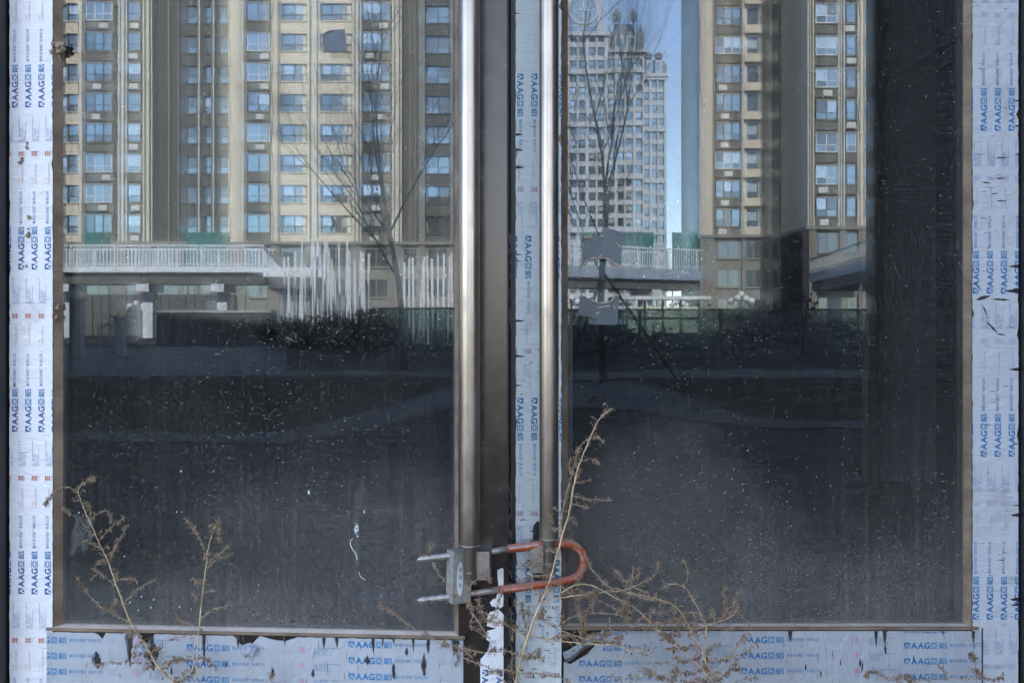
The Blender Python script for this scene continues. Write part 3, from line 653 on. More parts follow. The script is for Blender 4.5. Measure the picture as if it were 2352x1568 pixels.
# ------------------------------------------------------------------ pull handles
def handle(parent, Q, px, pyb, pyn, half, halfn, off, sx):
    h = bpy.data.objects.new('pull_handle', None); COL.objects.link(h); h.parent = parent
    c = Q(px, pyb, off); k = (D-off)/D if Q is RR else .9
    sc_ = S*(D-off-(.055 if Q is LL else 0))/D
    r1 = half*sc_; r2 = halfn*sc_; zn = Q(px, pyn, off).z
    def cyl(z0, z1, rad, name, x=c.x, y=c.y, n=64):
        b = MB(); b.tube([(x, y, z0), (x, y, z0+.0012), (x, y, z1)], [rad-.0012, rad, rad], n); o = b.build(name, M['steel'], h, True)
        b2 = o.modifiers.new('e', 'EDGE_SPLIT'); b2.split_angle = R(35); return o
    cyl(c.z, 2.1, r1, 'grip'); cyl(zn, c.z+.02, r2, 'post')
    b = MB(); b.tube([(c.x, c.y, c.z-.0006), (c.x, c.y, c.z+.001)], r1+.0004, 64); b.build('collar', M['zinc'], h, True)
    zs = Q(px, (pyb+pyn)/2-2+10, off).z
    b = MB(); b.tube([(c.x+sx*.013, -.0005, zs-.024), (c.x+sx*.013, -.0005, zs+.024)], .0005, 4); b.box((c.x-sx*.010, 0, zs-.025), (c.x+sx*.034, c.y+.004, zs+.025)); bevel(b.build('standoff', M['satin'], h), .004, 3)
    b = MB(); b.box((c.x-.0038, c.y-r2-.002, zn-.008), (c.x+.0038, c.y-r2+.003, Q(px, pyb+60, off).z)); bevel(b.build('tab', M['steel'], h), .0008)
    return h
handle(dl, LL, 1079.5, 1251, 1333, 23.2, 15.2, .062, 1)
handle(dr, RR, 1261, 1236, 1318, 22, 14, .062, -1)

# ------------------------------------------------------------------ U lock through both handles
def ZB(x, y): return ((600+x/2.672)*.91875, (1120+y/2.672)*.91875)
def ZC(x, y): return ((1240+x/2.672)*.91875, (1120+y/2.672)*.91875)
def ZA(x, y): return ((x/2.672)*.91875, (1120+y/2.672)*.91875)
def ZD(x, y): return ((1840+x/2.671)*.91875, (1120+y/2.671)*.91875)
def offx(px): t = (px-960)/(1350-960); return .083*(1-t)+.036*t
def pk(q, extra=0): return P(q[0], q[1], offx(q[0])+extra)
lock = thing('u_lock', 'long steel shackle lock with red sleeve closed through both door handles', 'lock')
def smooth_path(pts, n=6):
    out = []
    for i in range(len(pts)-1):
        p0 = pts[max(i-1, 0)]; p1 = pts[i]; p2 = pts[i+1]; p3 = pts[min(i+2, len(pts)-1)]
        for j in range(n):
            t = j/n; out.append(.5*((2*p1)+(p2-p0)*t+(2*p0-5*p1+4*p2-p3)*t*t+(3*p1-p0-3*p2+p3)*t*t*t))
    out.append(pts[-1]); return out
tp = [pk(ZB(*q)) for q in ((1183, 742), (1200, 741), (1215, 739), (1300, 730), (1418, 714), (1590, 691))]+[pk(ZC(*q)) for q in ((-10, 687), (75, 672))]
b = MB(); rr_ = [.0016, .0045, .0060, .0060, .0060, .0060, .0060, .0060]; b.tube(tp, rr_, 20)
b.tube([tp[2]+(tp[3]-tp[2])*.02, tp[2]+(tp[3]-tp[2])*.05], .0062, 20)
bt = [pk(ZB(*q)) for q in ((1183, 1015), (1200, 1014), (1215, 1013))]; rb = [.0016, .0045, .0060]
x = 1215
for k in range(3):                               # ratchet notches
    for dx, rad in ((22, .0060), (30, .0048), (58, .0062)):
        q = (x+dx, 1013-(x+dx-1215)*.115); bt.append(pk(ZB(*q))); rb.append(rad)
    x += 62
for q in ((1425, 988), (1545, 968), (1640, 955)): bt.append(pk(ZB(*q))); rb.append(.0060)
bt.append(pk(ZC(22, 943))); rb.append(.0060)
b.tube(bt, rb, 20)
b.build('shackle', M['zinc'], lock, True)
arc = [pk(ZC(*q)) for q in ((75, 672), (200, 658), (315, 643), (400, 636), (460, 636), (515, 646), (560, 676), (582, 715), (587, 760), (578, 805), (553, 846), (510, 872), (460, 884), (380, 896), (250, 915), (120, 932), (22, 943))]
path = smooth_path(arc, 8); 
b = MB(); b.tube(path, [.0078+.00025*math.sin(i*2.1) for i in range(len(path))], 24); slv = b.build('sleeve', M['sleeve'], lock, True)
# raised white lettering wrapped on the sleeve
cum = [0]
for i in range(1, len(path)): cum.append(cum[-1]+(path[i]-path[i-1]).length)
def on_path(s):
    s = max(0, min(s, cum[-1]-1e-6)); i = max(j for j in range(len(cum)-1) if cum[j] <= s); t = (s-cum[i])/(cum[i+1]-cum[i]); T = (path[i+1]-path[i]).normalized(); return path[i].lerp(path[i+1], t), T
b = MB()
def wrap(s_txt, s0, L, h, flip, dn):
    v, f = text(s_txt); V = []
    for a, c in v:
        s = s0+a*L if flip > 0 else s0-a*L
        p, T = on_path(s); U = T.cross(Vector((0, -1, 0))).normalized()*(1)
        y_ = (dn+c*h)
        if flip > 0: U = -U
        U = -U if True else U
        q = p+U*y_*flip*1.0; rad = .00825; q += Vector((0, -1, 0))*math.sqrt(max(0, rad*rad-y_*y_)); V.append(q)
    b.add(V, f)
wrap('HYDRAULIC SHEAR LOCK', .004, .054, .0040, 1, -.0045)
wrap('• HYDRAULIC SHEAR', cum[40] if len(cum) > 40 else .1, .036, .0036, 1, .0018)
wrap('HYDRAULIC SHEAR LOCK', cum[-1]-.062, .054, .0036, 1, -.0018)
b.build('lettering', M['ink_white'], slv)
# locking bar
bar = bpy.data.objects.new('locking_bar', None); COL.objects.link(bar); bar.parent = lock
c = pk(ZB(1462, 850)); bar.location = c; bar.rotation_euler = (0, R(1.5), R(24)); hz_ = 172/2.672*.91875*S*.955
b = MB(); b.box((-.0185, -.016, -hz_), (.0185, .016, hz_)); bevel(b.build('bar_body', M['plate'], bar), .0012)
b = MB(); n = 28
b.plate([(-.004+.0062*math.cos(2*math.pi*i/n), .003-.005+.031*math.sin(2*math.pi*i/n)) for i in range(n)], -.0166, -.0162, 0)
for i, (s_, zc) in enumerate((('固', .015), ('旺', .001), ('冠', -.013))):
    v, f = text(s_); b.add([(-.0035+(c_-.5)*.0058, -.0169, zc-(a-.5)*.0072) for a, c_ in v], [tuple(reversed(q)) for q in f], 1)
b.build('sticker', [M['ink_white'], M['ink_black']], bar)

# ------------------------------------------------------------------ tape remnants on the glass
def Z7(x, y): return ((1430+x/5.6)*.91875, (560+y/5.6)*.91875)
def tape(label, polys, edges, Q, mat, conv):
    t = thing('tape_remnant', label, 'tape remnant', 'tape remnants stuck on the glass', mat)
    b = MB()
    for k, pg in enumerate(polys):
        q = [Q(*conv(*c), -.0125) for c in pg]; b.plate([(v.x, v.z) for v in q], .0118-.0004*k, .0128)
    b.build('tape_sheet', M['tape'], t)
    b = MB()
    for pts, w in edges:
        q = [Q(*conv(*c), -.0105) for c in pts]; q = smooth_path(q, 4); b.tube(q, [w*S*(.35+.65*abs(math.sin(i*.7))) for i in range(len(q))], 6)
    b.build('torn_edge', M['tape_edge'], t); return t
tape('grey tape piece with an arched lower edge above the round gap, right door glass', [
     [(155,180),(290,160),(440,170),(440,475),(400,470),(310,480),(230,510),(180,570),(135,600),(142,400)],
     [(425,35),(705,120),(685,590),(600,560),(500,490),(440,472)]],
     [([(115,608),(150,585),(230,510),(310,482),(400,474),(500,492),(600,562),(680,585)], 3.2), ([(160,190),(200,195),(280,175)], 5), ([(395,160),(440,180)], 5), ([(610,250),(690,330)], 1.8), ([(150,240),(150,330)], 1.5), ([(440,180),(436,470)], .7), ([(400,420),(405,465)], 4)], RR, ID, Z7)
tape('grey tape piece with a dished upper edge below the round gap, right door glass', [
     [(110,1020),(180,1010),(260,1060),(360,1100),(392,1100),(390,1340),(95,1265)],
     [(345,1100),(500,1095),(580,1040),(620,985),(655,1010),(640,1300),(628,1410),(335,1405)]],
     [([(260,1060),(360,1100),(500,1097),(575,1045),(620,985),(650,1005)], 2.4), ([(108,1020),(175,1010)], 3), ([(360,1170),(430,1160),(530,1145)], 2.2), ([(345,1280),(365,1240),(380,1250)], 4), ([(590,1130),(600,1200)], 1.5)], RR, ID, Z7)
def Z2(x, y): return ((600+x/2.45)*.91875, (y/2.45)*.91875)
tape('grey tape piece with a brown glue line on the left door glass', [[(508,215),(560,185),(640,180),(655,320),(512,320)]],
     [([(562,184),(510,212),(508,260),(514,312)], 2.2)], LL, LEAF, Z2)

# ------------------------------------------------------------------ dirt on the glass of the left door
b = MB(); 
pth = [LL(*ZB(*q), -.0122) for q in ((752, 600), (738, 625), (742, 655), (760, 685), (775, 705), (782, 745))]; b.tube(smooth_path(pth, 5), .0009, 5)
b.tube(smooth_path([LL(*ZB(*q), -.0122) for q in ((795, 825), (805, 855), (835, 880))], 5), .0006, 5)
for i in range(26): q = LL(*ZB(778+rng.gauss(0, 9), 545+rng.gauss(0, 16)), -.0122); b.blob(q, rng.uniform(.0004, .0014), 0, i, sq=(1, .3, 1.6))
for (px, py, w) in ((460, 295, 3), (945, 988, 1), (830, 425, 2)): q = LL(*ZB(px, py), -.0122); b.blob(q, w*.0009, 0, px, sq=(.6, .2, 1.6))
for i, (px, py) in enumerate(((945,990),(1008,1063),(925,1080),(1197,1060),(1027,1010),(1276,1075),(868,1030),(1210,153),(1180,425),(830,722),(528,430))): q = LL(*ZA(px, py), -.0122); b.blob(q, .0016, 0, i, sq=(.8, .3, 1.1))
b.build('bird_dropping', M['bird'], dl)
b = MB()
for i in range(16): b.blob(LL((100, 45)[0]+35+rng.gauss(0, 6), 103+rng.gauss(0, 7), .002), rng.uniform(.002, .006), 0, i, jit=.5)
for i in range(5): b.blob(LL(136+i, 128+i*5, -.004), .0025-.0003*i, 0, i+40, jit=.5)
mudo = tag(b.build('mud_nest', M['mud']), 'clump of dried brown mud on the bead at the upper left', 'mud clump'); mudo.matrix_world = LEAF
b = MB()
for i in range(5): b.blob(LL(131+rng.uniform(-4, 4), 712+rng.gauss(0, 8), -.002), rng.uniform(.002, .0042), 0, i+70, jit=.5)
tag(b.build('mud_nest', M['mud']), 'small crumb of mud halfway up the left bead', 'mud clump').matrix_world = LEAF
# cobweb
b = MB(); r = random.Random(4); an = [ZA(*q) for q in ((505,450),(600,470),(610,600),(560,660),(500,640),(480,700),(540,460),(590,520),(620,560),(495,560),(520,520),(575,680),(500,600))]
for i in range(150):
    a, c = r.choice(an), r.choice(an); j = lambda q: P(q[0]+r.gauss(0, 4), q[1]+r.gauss(0, 5), .035+r.gauss(0, .006))
    p0, p1 = j(a), j(c); mid = (p0+p1)/2+Vector((r.gauss(0, .003), 0, r.gauss(0, .003))); b.tube([p0, mid, p1], .00016, 3, cap=False)
tag(b.build('cobweb', M['web']), 'dusty grey cobweb caught on the leftmost dry weed', 'cobweb')

# ------------------------------------------------------------------ dry weeds
def weed(label, stems, seed, base_off=.10, extra=0):
    t = thing('dry_weed', label, 'dried weed', 'dry weeds growing in front of the doors')
    r = random.Random(seed); S_ = MB(); T_ = MB(); K = MB(); Lf = MB()
    def seedhead(p, n, sp, sz):
        for i in range(n):
            q = p+Vector((r.gauss(0, sp), r.gauss(0, sp*.7), r.gauss(0, sp)))
            a = Vector((r.gauss(0, 1), r.gauss(0, 1), r.gauss(0, 1))).normalized()*sz*r.uniform(.5, 1.7); c_ = a.orthogonal().normalized()*sz*r.uniform(.3, .7); e = a.cross(c_).normalized()*sz*.4
            K.add([q-a, q+c_, q+e, q-c_, q-e, q+a], [(0,1,2),(0,2,3),(0,3,4),(0,4,1),(5,2,1),(5,3,2),(5,4,3),(5,1,4)])
    def leafl(p, sz):
        a = Vector((r.gauss(0, 1), r.gauss(0, .6), r.gauss(-.6, 1))).normalized()*sz; w = a.orthogonal().normalized()*sz*r.uniform(.15, .35); w.rotate(Matrix.Rotation(r.uniform(0, 6), 3, a.normalized())); up = a.cross(w).normalized()*sz*.25
        V = []
        for i in range(5):
            u = i/4; h = math.sin(math.pi*min(1, u*.9+.08)); V += [p+a*u+w*h+up*math.sin(u*3), p+a*u+up*math.sin(u*3)*.2, p+a*u-w*h+up*math.sin(u*3)*1.2]
        Lf.add(V, [(3*i+k, 3*i+k+1, 3*i+4+k, 3*i+3+k) for i in range(4) for k in range(2)])
    r2 = random.Random(seed+99); add = []
    for e in range(extra):
        st = r2.choice([q for q in stems if q[1] > 2]); i = r2.randrange(len(st[0])); x, y = st[0][i]; a = r2.uniform(-2.9, .3); L_ = r2.uniform(22, 75); cv = r2.uniform(-.7, .7); pl = [(x, y)]
        for k in range(4): x += math.cos(a)*L_/4; y += math.sin(a)*L_/4; a += cv*.5+r2.uniform(-.2, .2); pl.append((x, y))
        if min(p[1] for p in pl) > 1235: add.append((pl, 1.5, r2.uniform(1.0, 2.0), r2.choice('sl'), st[4] if len(st) > 4 else base_off+r2.uniform(-.02, .02)))
    for st in list(stems)+add:
        pts, w0, dens = st[0], st[1], st[2]; style = st[3] if len(st) > 3 else 's'; o0 = st[4] if len(st) > 4 else base_off
        q = smooth_path([P(x, y, o0+.006*math.sin(i*1.7+seed)+.01*(i/len(pts))) for i, (x, y) in enumerate(pts)], 7)
        q = [p+Vector((r.gauss(0, .00035), 0, r.gauss(0, .00035))) for p in q]
        n = len(q); rad = [max(.00042, w0*S*.56*(1-.66*i/n)) for i in range(n)]
        for i in range(0, n, 7): rad[i] *= 1.25
        (S_ if w0 > 2.4 else T_).tube(q, rad, 6 if w0 > 2.4 else 4)
        L = sum((q[i+1]-q[i]).length for i in range(n-1)); cnt = int(L/.0026*dens)
        for k in range(cnt):
            u = r.random()**.75 if w0 <= 2.4 else r.random(); i = min(n-2, int(u*(n-1))); p = q[i].lerp(q[i+1], r.random())
            if w0 > 2.4:                          # side sprig
                if r.random() < .5:
                    dr_ = Vector((r.gauss(0, 1), r.gauss(0, .5), r.gauss(.2, .8))).normalized(); l = r.uniform(.004, .016)
                    e = p+dr_*l; T_.tube([p, p.lerp(e, .5)+Vector((0, 0, r.uniform(-.002, .002))), e], [.0004, .0003, .0002], 3)
                    seedhead(e, 4, .0015, .0011)
                    if r.random() < .5: leafl(e, r.uniform(.004, .009))
            else:
                if style == 'l' and r.random() < .22: leafl(p, r.uniform(.004, .010))
                else:
                    dr_ = Vector((r.gauss(0, 1), r.gauss(0, .5), r.gauss(0, 1))).normalized()*r.uniform(.001, .006)
                    T_.tube([p, p+dr_], [.0003, .0002], 3); seedhead(p+dr_, r.choice((2, 4, 7)), .0015, .0013)
                    if r.random() < .13: leafl(p, r.uniform(.004, .009))
        if dens > 1.3: 
            for i in range(int(n*.4), n): seedhead(q[i], 3, .0012, .0011)
    S_.build('stem', M['stem'], t, True); 
    if T_.f: T_.build('twig', M['twig'], t)
    if K.f: K.build('seed_head', M['seed'], t)
    if Lf.f: Lf.build('leaf', M['dryleaf'], t)
    return t
def c_(f, *p): return [f(*q) for q in p]
A = lambda *p: c_(ZA, *p)
B = lambda *p: c_(ZB, *p)
C = lambda *p: c_(ZC, *p)
DD = lambda *p: c_(ZD, *p)
G = lambda *p: [((1240+x/2.752)*.91875, (560+y/2.752)*.91875) for x, y in p]
weed('tall dry weed leaning left up the left door glass, cobweb on it', [
 (A((1330,1740),(1160,1568),(1060,1460),(960,1300),(870,1160),(820,1030),(770,900),(720,750),(665,640),(605,500),(555,390),(520,290)), 4.2, .5),
 (A((520,290),(450,260),(370,280),(330,340),(300,375)), 1.6, 2.0), (A((520,290),(555,235),(635,195)), 1.5, 1.8), (A((605,490),(600,400),(560,365)), 1.4, 1.8),
 (A((610,470),(680,420),(725,430),(745,500)), 1.3, 1.2), (A((670,610),(740,530),(825,465)), 1.5, 1.3), (A((725,760),(770,660),(850,520)), 1.5, 1.7), (A((665,660),(620,640),(560,620)), 1.3, 1.8),
 (A((765,915),(700,860),(620,805)), 1.4, 1.1), (A((700,850),(650,840),(610,880)), 1.2, 1.2), (A((770,885),(850,870),(905,880)), 1.3, 1.5, 'l'), (A((830,1030),(920,940),(1040,875)), 1.5, .9), (A((870,1160),(760,1110),(680,1060),(600,990),(560,930),(510,865)), 1.5, 1.1, 'l'),
 (A((725,760),(690,750),(660,770)), 1.2, 1.8), (A((500,455),(460,430),(428,395)), 1.2, 1.8), (A((1040,1420),(900,1430),(740,1430),(560,1450)), 1.7, 1.2, 'l'), (A((1000,1370),(1060,1330),(1110,1440)), 1.6, 1.3, 'l'), (A((940,1280),(905,1330),(900,1400)), 1.4, 1.6, 'l'), (A((870,1160),(870,1210),(865,1260)), 1.3, 1.3, 'l'), (A((1080,1490),(1120,1460),(1140,1450)), 1.5, 1.2, 'l'), (A((760,1100),(740,1060),(780,1000)), 1.2, 1.2, 'l')], 11, .07, 8)
weed('straight dry weed standing second from the left before the film', [
 (A((1312,1740),(1310,1568),(1320,1300),(1340,1100),(1360,900),(1380,770),(1385,700),(1410,590),(1440,520)), 3.6, .5),
 (A((1385,700),(1320,580),(1280,520),(1240,470)), 1.5, 1.8), (A((1420,550),(1455,490),(1470,560),(1465,620)), 1.6, 2.8), (A((1440,520),(1410,555)), 1.3, 1.8), (A((1385,765),(1460,710),(1525,655)), 1.5, 1.6), (A((1385,800),(1420,760),(1480,730),(1550,705)), 1.6, 1.8), (A((1350,965),(1420,950)), 1.3, 1.3), (A((1340,1030),(1310,1000),(1290,970)), 1.4, 1.8),
 (A((1345,1130),(1430,1075),(1540,1045)), 1.5, 1.0), (A((1370,860),(1330,900),(1290,865)), 1.3, 1.5, 'l'), (A((1320,1400),(1240,1410),(1160,1385)), 1.5, 1.9, 'l'), (A((1320,1400),(1380,1400),(1440,1460)), 1.5, 1.9, 'l'), (A((1330,1190),(1260,1170),(1180,1140)), 1.3, 1.5, 'l'), (A((1318,1500),(1240,1490),(1160,1560)), 1.4, 1.8, 'l'), (A((1318,1240),(1240,1250),(1160,1280)), 1.3, 1.3, 'l'), (A((1385,700),(1360,720),(1375,745)), 1.2, 1)], 12, .06)
weed('thin dry sprigs beside the lock, bent against the left glass corner', [
 (B((1900,1700),(1700,1490),(1500,1400),(1300,1280),(1150,1200),(1040,1110),(925,1040)), 1.9, 1.3), (B((1720,1360),(1600,1360),(1480,1330),(1330,1290)), 2.0, 1.2), (B((1760,1160),(1660,1110),(1560,1060),(1500,1015),(1400,920),(1330,840),(1290,760)), 2.0, .8),
 (B((1280,740),(1265,680),(1295,635)), 1.5, 1.9), (B((1670,1270),(1620,1200),(1560,1110),(1510,1020),(1530,930),(1590,870),(1650,845),(1680,900)), 2.0, 1.1), (B((1560,1110),(1540,1180),(1600,1230),(1650,1260)), 1.4, 1.2), (B((1480,1330),(1530,1380),(1560,1400)), 1.5, 1.2, 'l')], 13, .135)
weed('small brown sprig in front of the bottom rail film', [(B((205,1640),(208,1568),(210,1500)), 1.8, 3.0)], 14, .05)
weed('tallest dry weed, its pale stem crossing the red lock sleeve', [
 (C((110,1740),(130,1568),(170,1400),(220,1240),(270,1100),(320,980),(370,850),(410,700),(450,560),(490,420),(530,200),(560,100),(600,0))+G((680,1400),(730,1320),(800,1270)), 5.6, .55),
 (C((430,600),(440,450),(480,280),(530,80),(550,0)), 2.2, 1.0), (G((625,1490),(660,1470),(700,1465),(735,1500)), 1.4, 1.4), (G((560,1560),(600,1500),(640,1480)), 1.3, .7), (G((735,1320),(760,1290),(790,1270)), 1.4, 2.4),
 (C((560,90),(640,70),(700,110)), 1.4, 1.0), (C((540,230),(635,210)), 1.4, 1.1), (C((520,320),(620,340),(775,350)), 1.5, 1.3), (C((510,370),(620,395)), 1.3, 1.2), (C((480,460),(520,490),(545,520)), 1.3, 1.2), (C((440,440),(390,400)), 1.3, 1.6), (C((440,520),(380,545),(360,420)), 1.3, 1.2), (C((445,600),(520,630),(560,660)), 1.4, 1.4), (C((400,700),(340,680),(300,720),(250,790)), 1.4, 1.5), (C((390,770),(300,775),(190,780)), 1.4, 1.6), (C((370,850),(280,850),(190,870)), 1.4, 1.8), (C((360,880),(300,960),(150,880)), 1.2, 1.2),
 (C((360,890),(420,910),(480,950)), 2.0, .5), (C((330,1000),(370,940),(350,900)), 1.3, 1.2), (C((200,1275),(120,1210),(50,1170),(-30,1160)), 2.5, 1.4, 'l'), (C((160,1390),(60,1350),(-40,1340)), 2.0, 1.6, 'l'), (C((150,1500),(40,1480),(-60,1500)), 1.8, 1.6, 'l'), (C((150,1500),(300,1505),(430,1530),(540,1600)), 1.8, 1.4, 'l'), (C((220,1245),(140,1190),(100,1280)), 1.5, 1.3, 'l'), (C((180,1400),(250,1360),(300,1340)), 1.5, 1.6, 'l'),
 (C((250,1150),(330,1090),(420,1050)), 1.5, .9, 'l'), (C((520,100),(560,150),(540,190)), 1.5, 2.4), (C((500,60),(490,120),(510,170)), 1.5, 2.0)], 15, .125, 14)
weed('tangled dry weed arching rightwards low over the right door glass', [
 (C((220,1245),(350,1275),(550,1300),(800,1320),(1030,1370)), 3.4, .9, 's', .11), (C((310,1025),(420,1000),(560,980),(720,960),(880,940),(990,885)), 3.0, .8), (C((430,1180),(500,1130),(650,1100),(800,1110),(910,1150)), 2.2, .8),
 (C((430,970),(540,910),(650,920),(800,1000),(920,1060),(1030,1160),(1150,1270)), 3.2, .9), (C((640,990),(760,1050),(900,1140)), 1.8, .9), (C((290,1130),(400,1200),(560,1260),(700,1290)), 2.6, 1.1), (C((760,1130),(760,1200),(820,1300),(820,1600)), 1.8, .5), (C((1030,1370),(960,1500),(910,1640)), 2.4, .5), (C((960,1170),(1010,1250),(1030,1370)), 1.8, .7),
 (C((590,690),(625,780),(700,880),(760,930),(900,1100)), 1.8, 1.7), (C((800,810),(880,900),(1000,960)), 1.5, 1.4), (C((920,790),(900,900),(870,1080)), 1.5, 1.3), (C((940,800),(960,840),(900,880)), 1.3, 1.3), (C((560,1300),(620,1250),(800,1230)), 1.5, 1.6, 'l'), (C((450,1230),(520,1270),(600,1290)), 1.4, 1.6, 'l'),
 (C((700,960),(820,940),(980,1000),(1100,1010)), 2.0, 1.6), (C((840,1020),(880,1100),(860,1150)), 1.5, 1.8), (C((540,930),(600,980),(660,1000)), 1.5, 1.9), (C((480,960),(540,1000),(600,980)), 1.4, 1.5), (C((1000,1100),(900,1200),(800,1260)), 1.5, 1.3, 'l')], 16, .105, 24)
weed('bushy dry weed at the lower right with many fine crumbled leaves', [
 (C((1540,1740),(1470,1540),(1400,1420),(1350,1300),(1290,1190),(1200,1060),(1050,1000),(880,960)), 3.6, 1.1), (C((1400,1640),(1400,1370),(1405,1230),(1390,1150),(1310,1000),(1260,930),(1180,905),(1100,940)), 2.7, .7), (C((1320,1210),(1450,1170),(1560,1130),(1610,1070)), 2.5, 1.0), (C((1180,1300),(1280,1380),(1400,1500),(1470,1600)), 3.0, 1.2),
 (C((1240,1100),(1340,1100),(1380,1130)), 1.4, 1.0), (C((1290,1190),(1220,1150),(1080,1170)), 1.6, 2.0, 'l'), (C((1200,1060),(1120,1100),(1040,1080)), 1.6, 2.0), (C((1200,1060),(1190,1130),(1240,1180)), 1.6, 2.2, 'l'), (C((1250,1240),(1180,1240),(1100,1280)), 1.6, 2.0, 'l'), (C((1350,1300),(1250,1340),(1150,1330)), 1.8, 2.2, 'l'), (C((1380,1380),(1280,1420),(1180,1400)), 1.8, 2.2, 'l'), (C((1430,1470),(1300,1500),(1180,1480)), 1.8, 2.0, 'l'), (C((1450,1520),(1330,1560),(1250,1550)), 1.8, 2.0, 'l'),
 (C((1700,1250),(1600,1330),(1480,1500),(1440,1600)), 1.8, 1.0, 'l'), (C((1760,1300),(1640,1370),(1540,1400),(1420,1420)), 1.8, 1.2, 'l'), (C((1440,1060),(1462,1110),(1455,1160)), 1.4, 1.7), (C((1600,1090),(1590,1060),(1615,1040)), 1.4, 2.4), (C((930,1640),(1020,1490),(1130,1540),(1200,1530)), 2.2, .4), (C((1050,1200),(1130,1240),(1200,1290)), 1.6, 2.0, 'l'), (C((1290,1180),(1330,1160),(1300,1260)), 1.6, 2.0, 'l'), (C((1100,1060),(1080,1000),(1010,1000)), 1.5, 1.8), (C((1480,1560),(1560,1480),(1640,1470)), 1.6, 1.2, 'l'), (C((1240,1390),(1170,1500),(1190,1568)), 1.5, 1.4, 'l'), (C((1520,1220),(1560,1200),(1600,1200)), 1.3, 1.4)], 17, .12, 22)
weed('low sprigs with nodding seed tips before the right rail', [
 (DD((1180,1640),(1100,1568),(1000,1530),(930,1490),(880,1500),(872,1520)), 1.8, 1.8), (DD((1240,1620),(1170,1560),(1130,1525),(1050,1530)), 1.8, 1.9), (DD((1000,1600),(1200,1555),(1400,1537),(1700,1545)), 2.2, .4), (DD((1610,1680),(1600,1430),(1580,1385),(1560,1370)), 1.6, 2.6), (DD((0,1310),(50,1260),(100,1230)), 1.6, .9), (DD((-20,1568),(60,1540),(140,1530)), 1.5, 1.3, 'l'), (DD((0,1060),(30,1110),(100,1180)), 1.3, 1.3)], 18, .06, 4)

# ------------------------------------------------------------------ the street behind the camera, seen in the glass
def put(o, frame, loc, rz=0): o.matrix_world = frame @ Matrix.Translation(loc) @ Matrix.Rotation(rz, 4, 'Z'); return o
def window_mesh(w, h, kind, r, proud=0.0):
    b = MB(); fr = 2 if kind in ('b', 'bw') else 1
    fm = 1; t = .06
    n = max(1, round(w/1.0)); xs = [-w/2+w*i/n for i in range(n+1)]
    for i in range(n):
        k = r.choices((0, 2, 3), {'m': (1.6, 5, 1), 's': (0, 6, .5)}.get(kind, (4.5, 2.2, 2.6)))[0]
        b.box((xs[i]+t, -.03, t), (xs[i+1]-t, .0, h*.34), r.choices((0, 2), (3, 1))[0]); b.box((xs[i]+t, -.03, h*.34+t), (xs[i+1]-t, 0, h-t), k)
    for x in xs: b.box((x-t*.6, -.04, 0), (x+t*.6, .05, h), fm)
    for z in (0, h*.34, h-t): b.box((-w/2, -.035, z), (w/2, .045, z+t), fm)
    if kind == 'w':
        b.box((-w/2, .12, h*.36), (w/2, .15, h*.38), fm)
        for i in range(int(w/.25)): b.box((-w/2+i*.25, .125, 0), (-w/2+i*.25+.025, .145, h*.36), fm)
    return b
WM = lambda white: [M['pane_sky'], M['frame_white' if white else 'frame_dark'], M['pane_dark'], M['pane_curtain']]
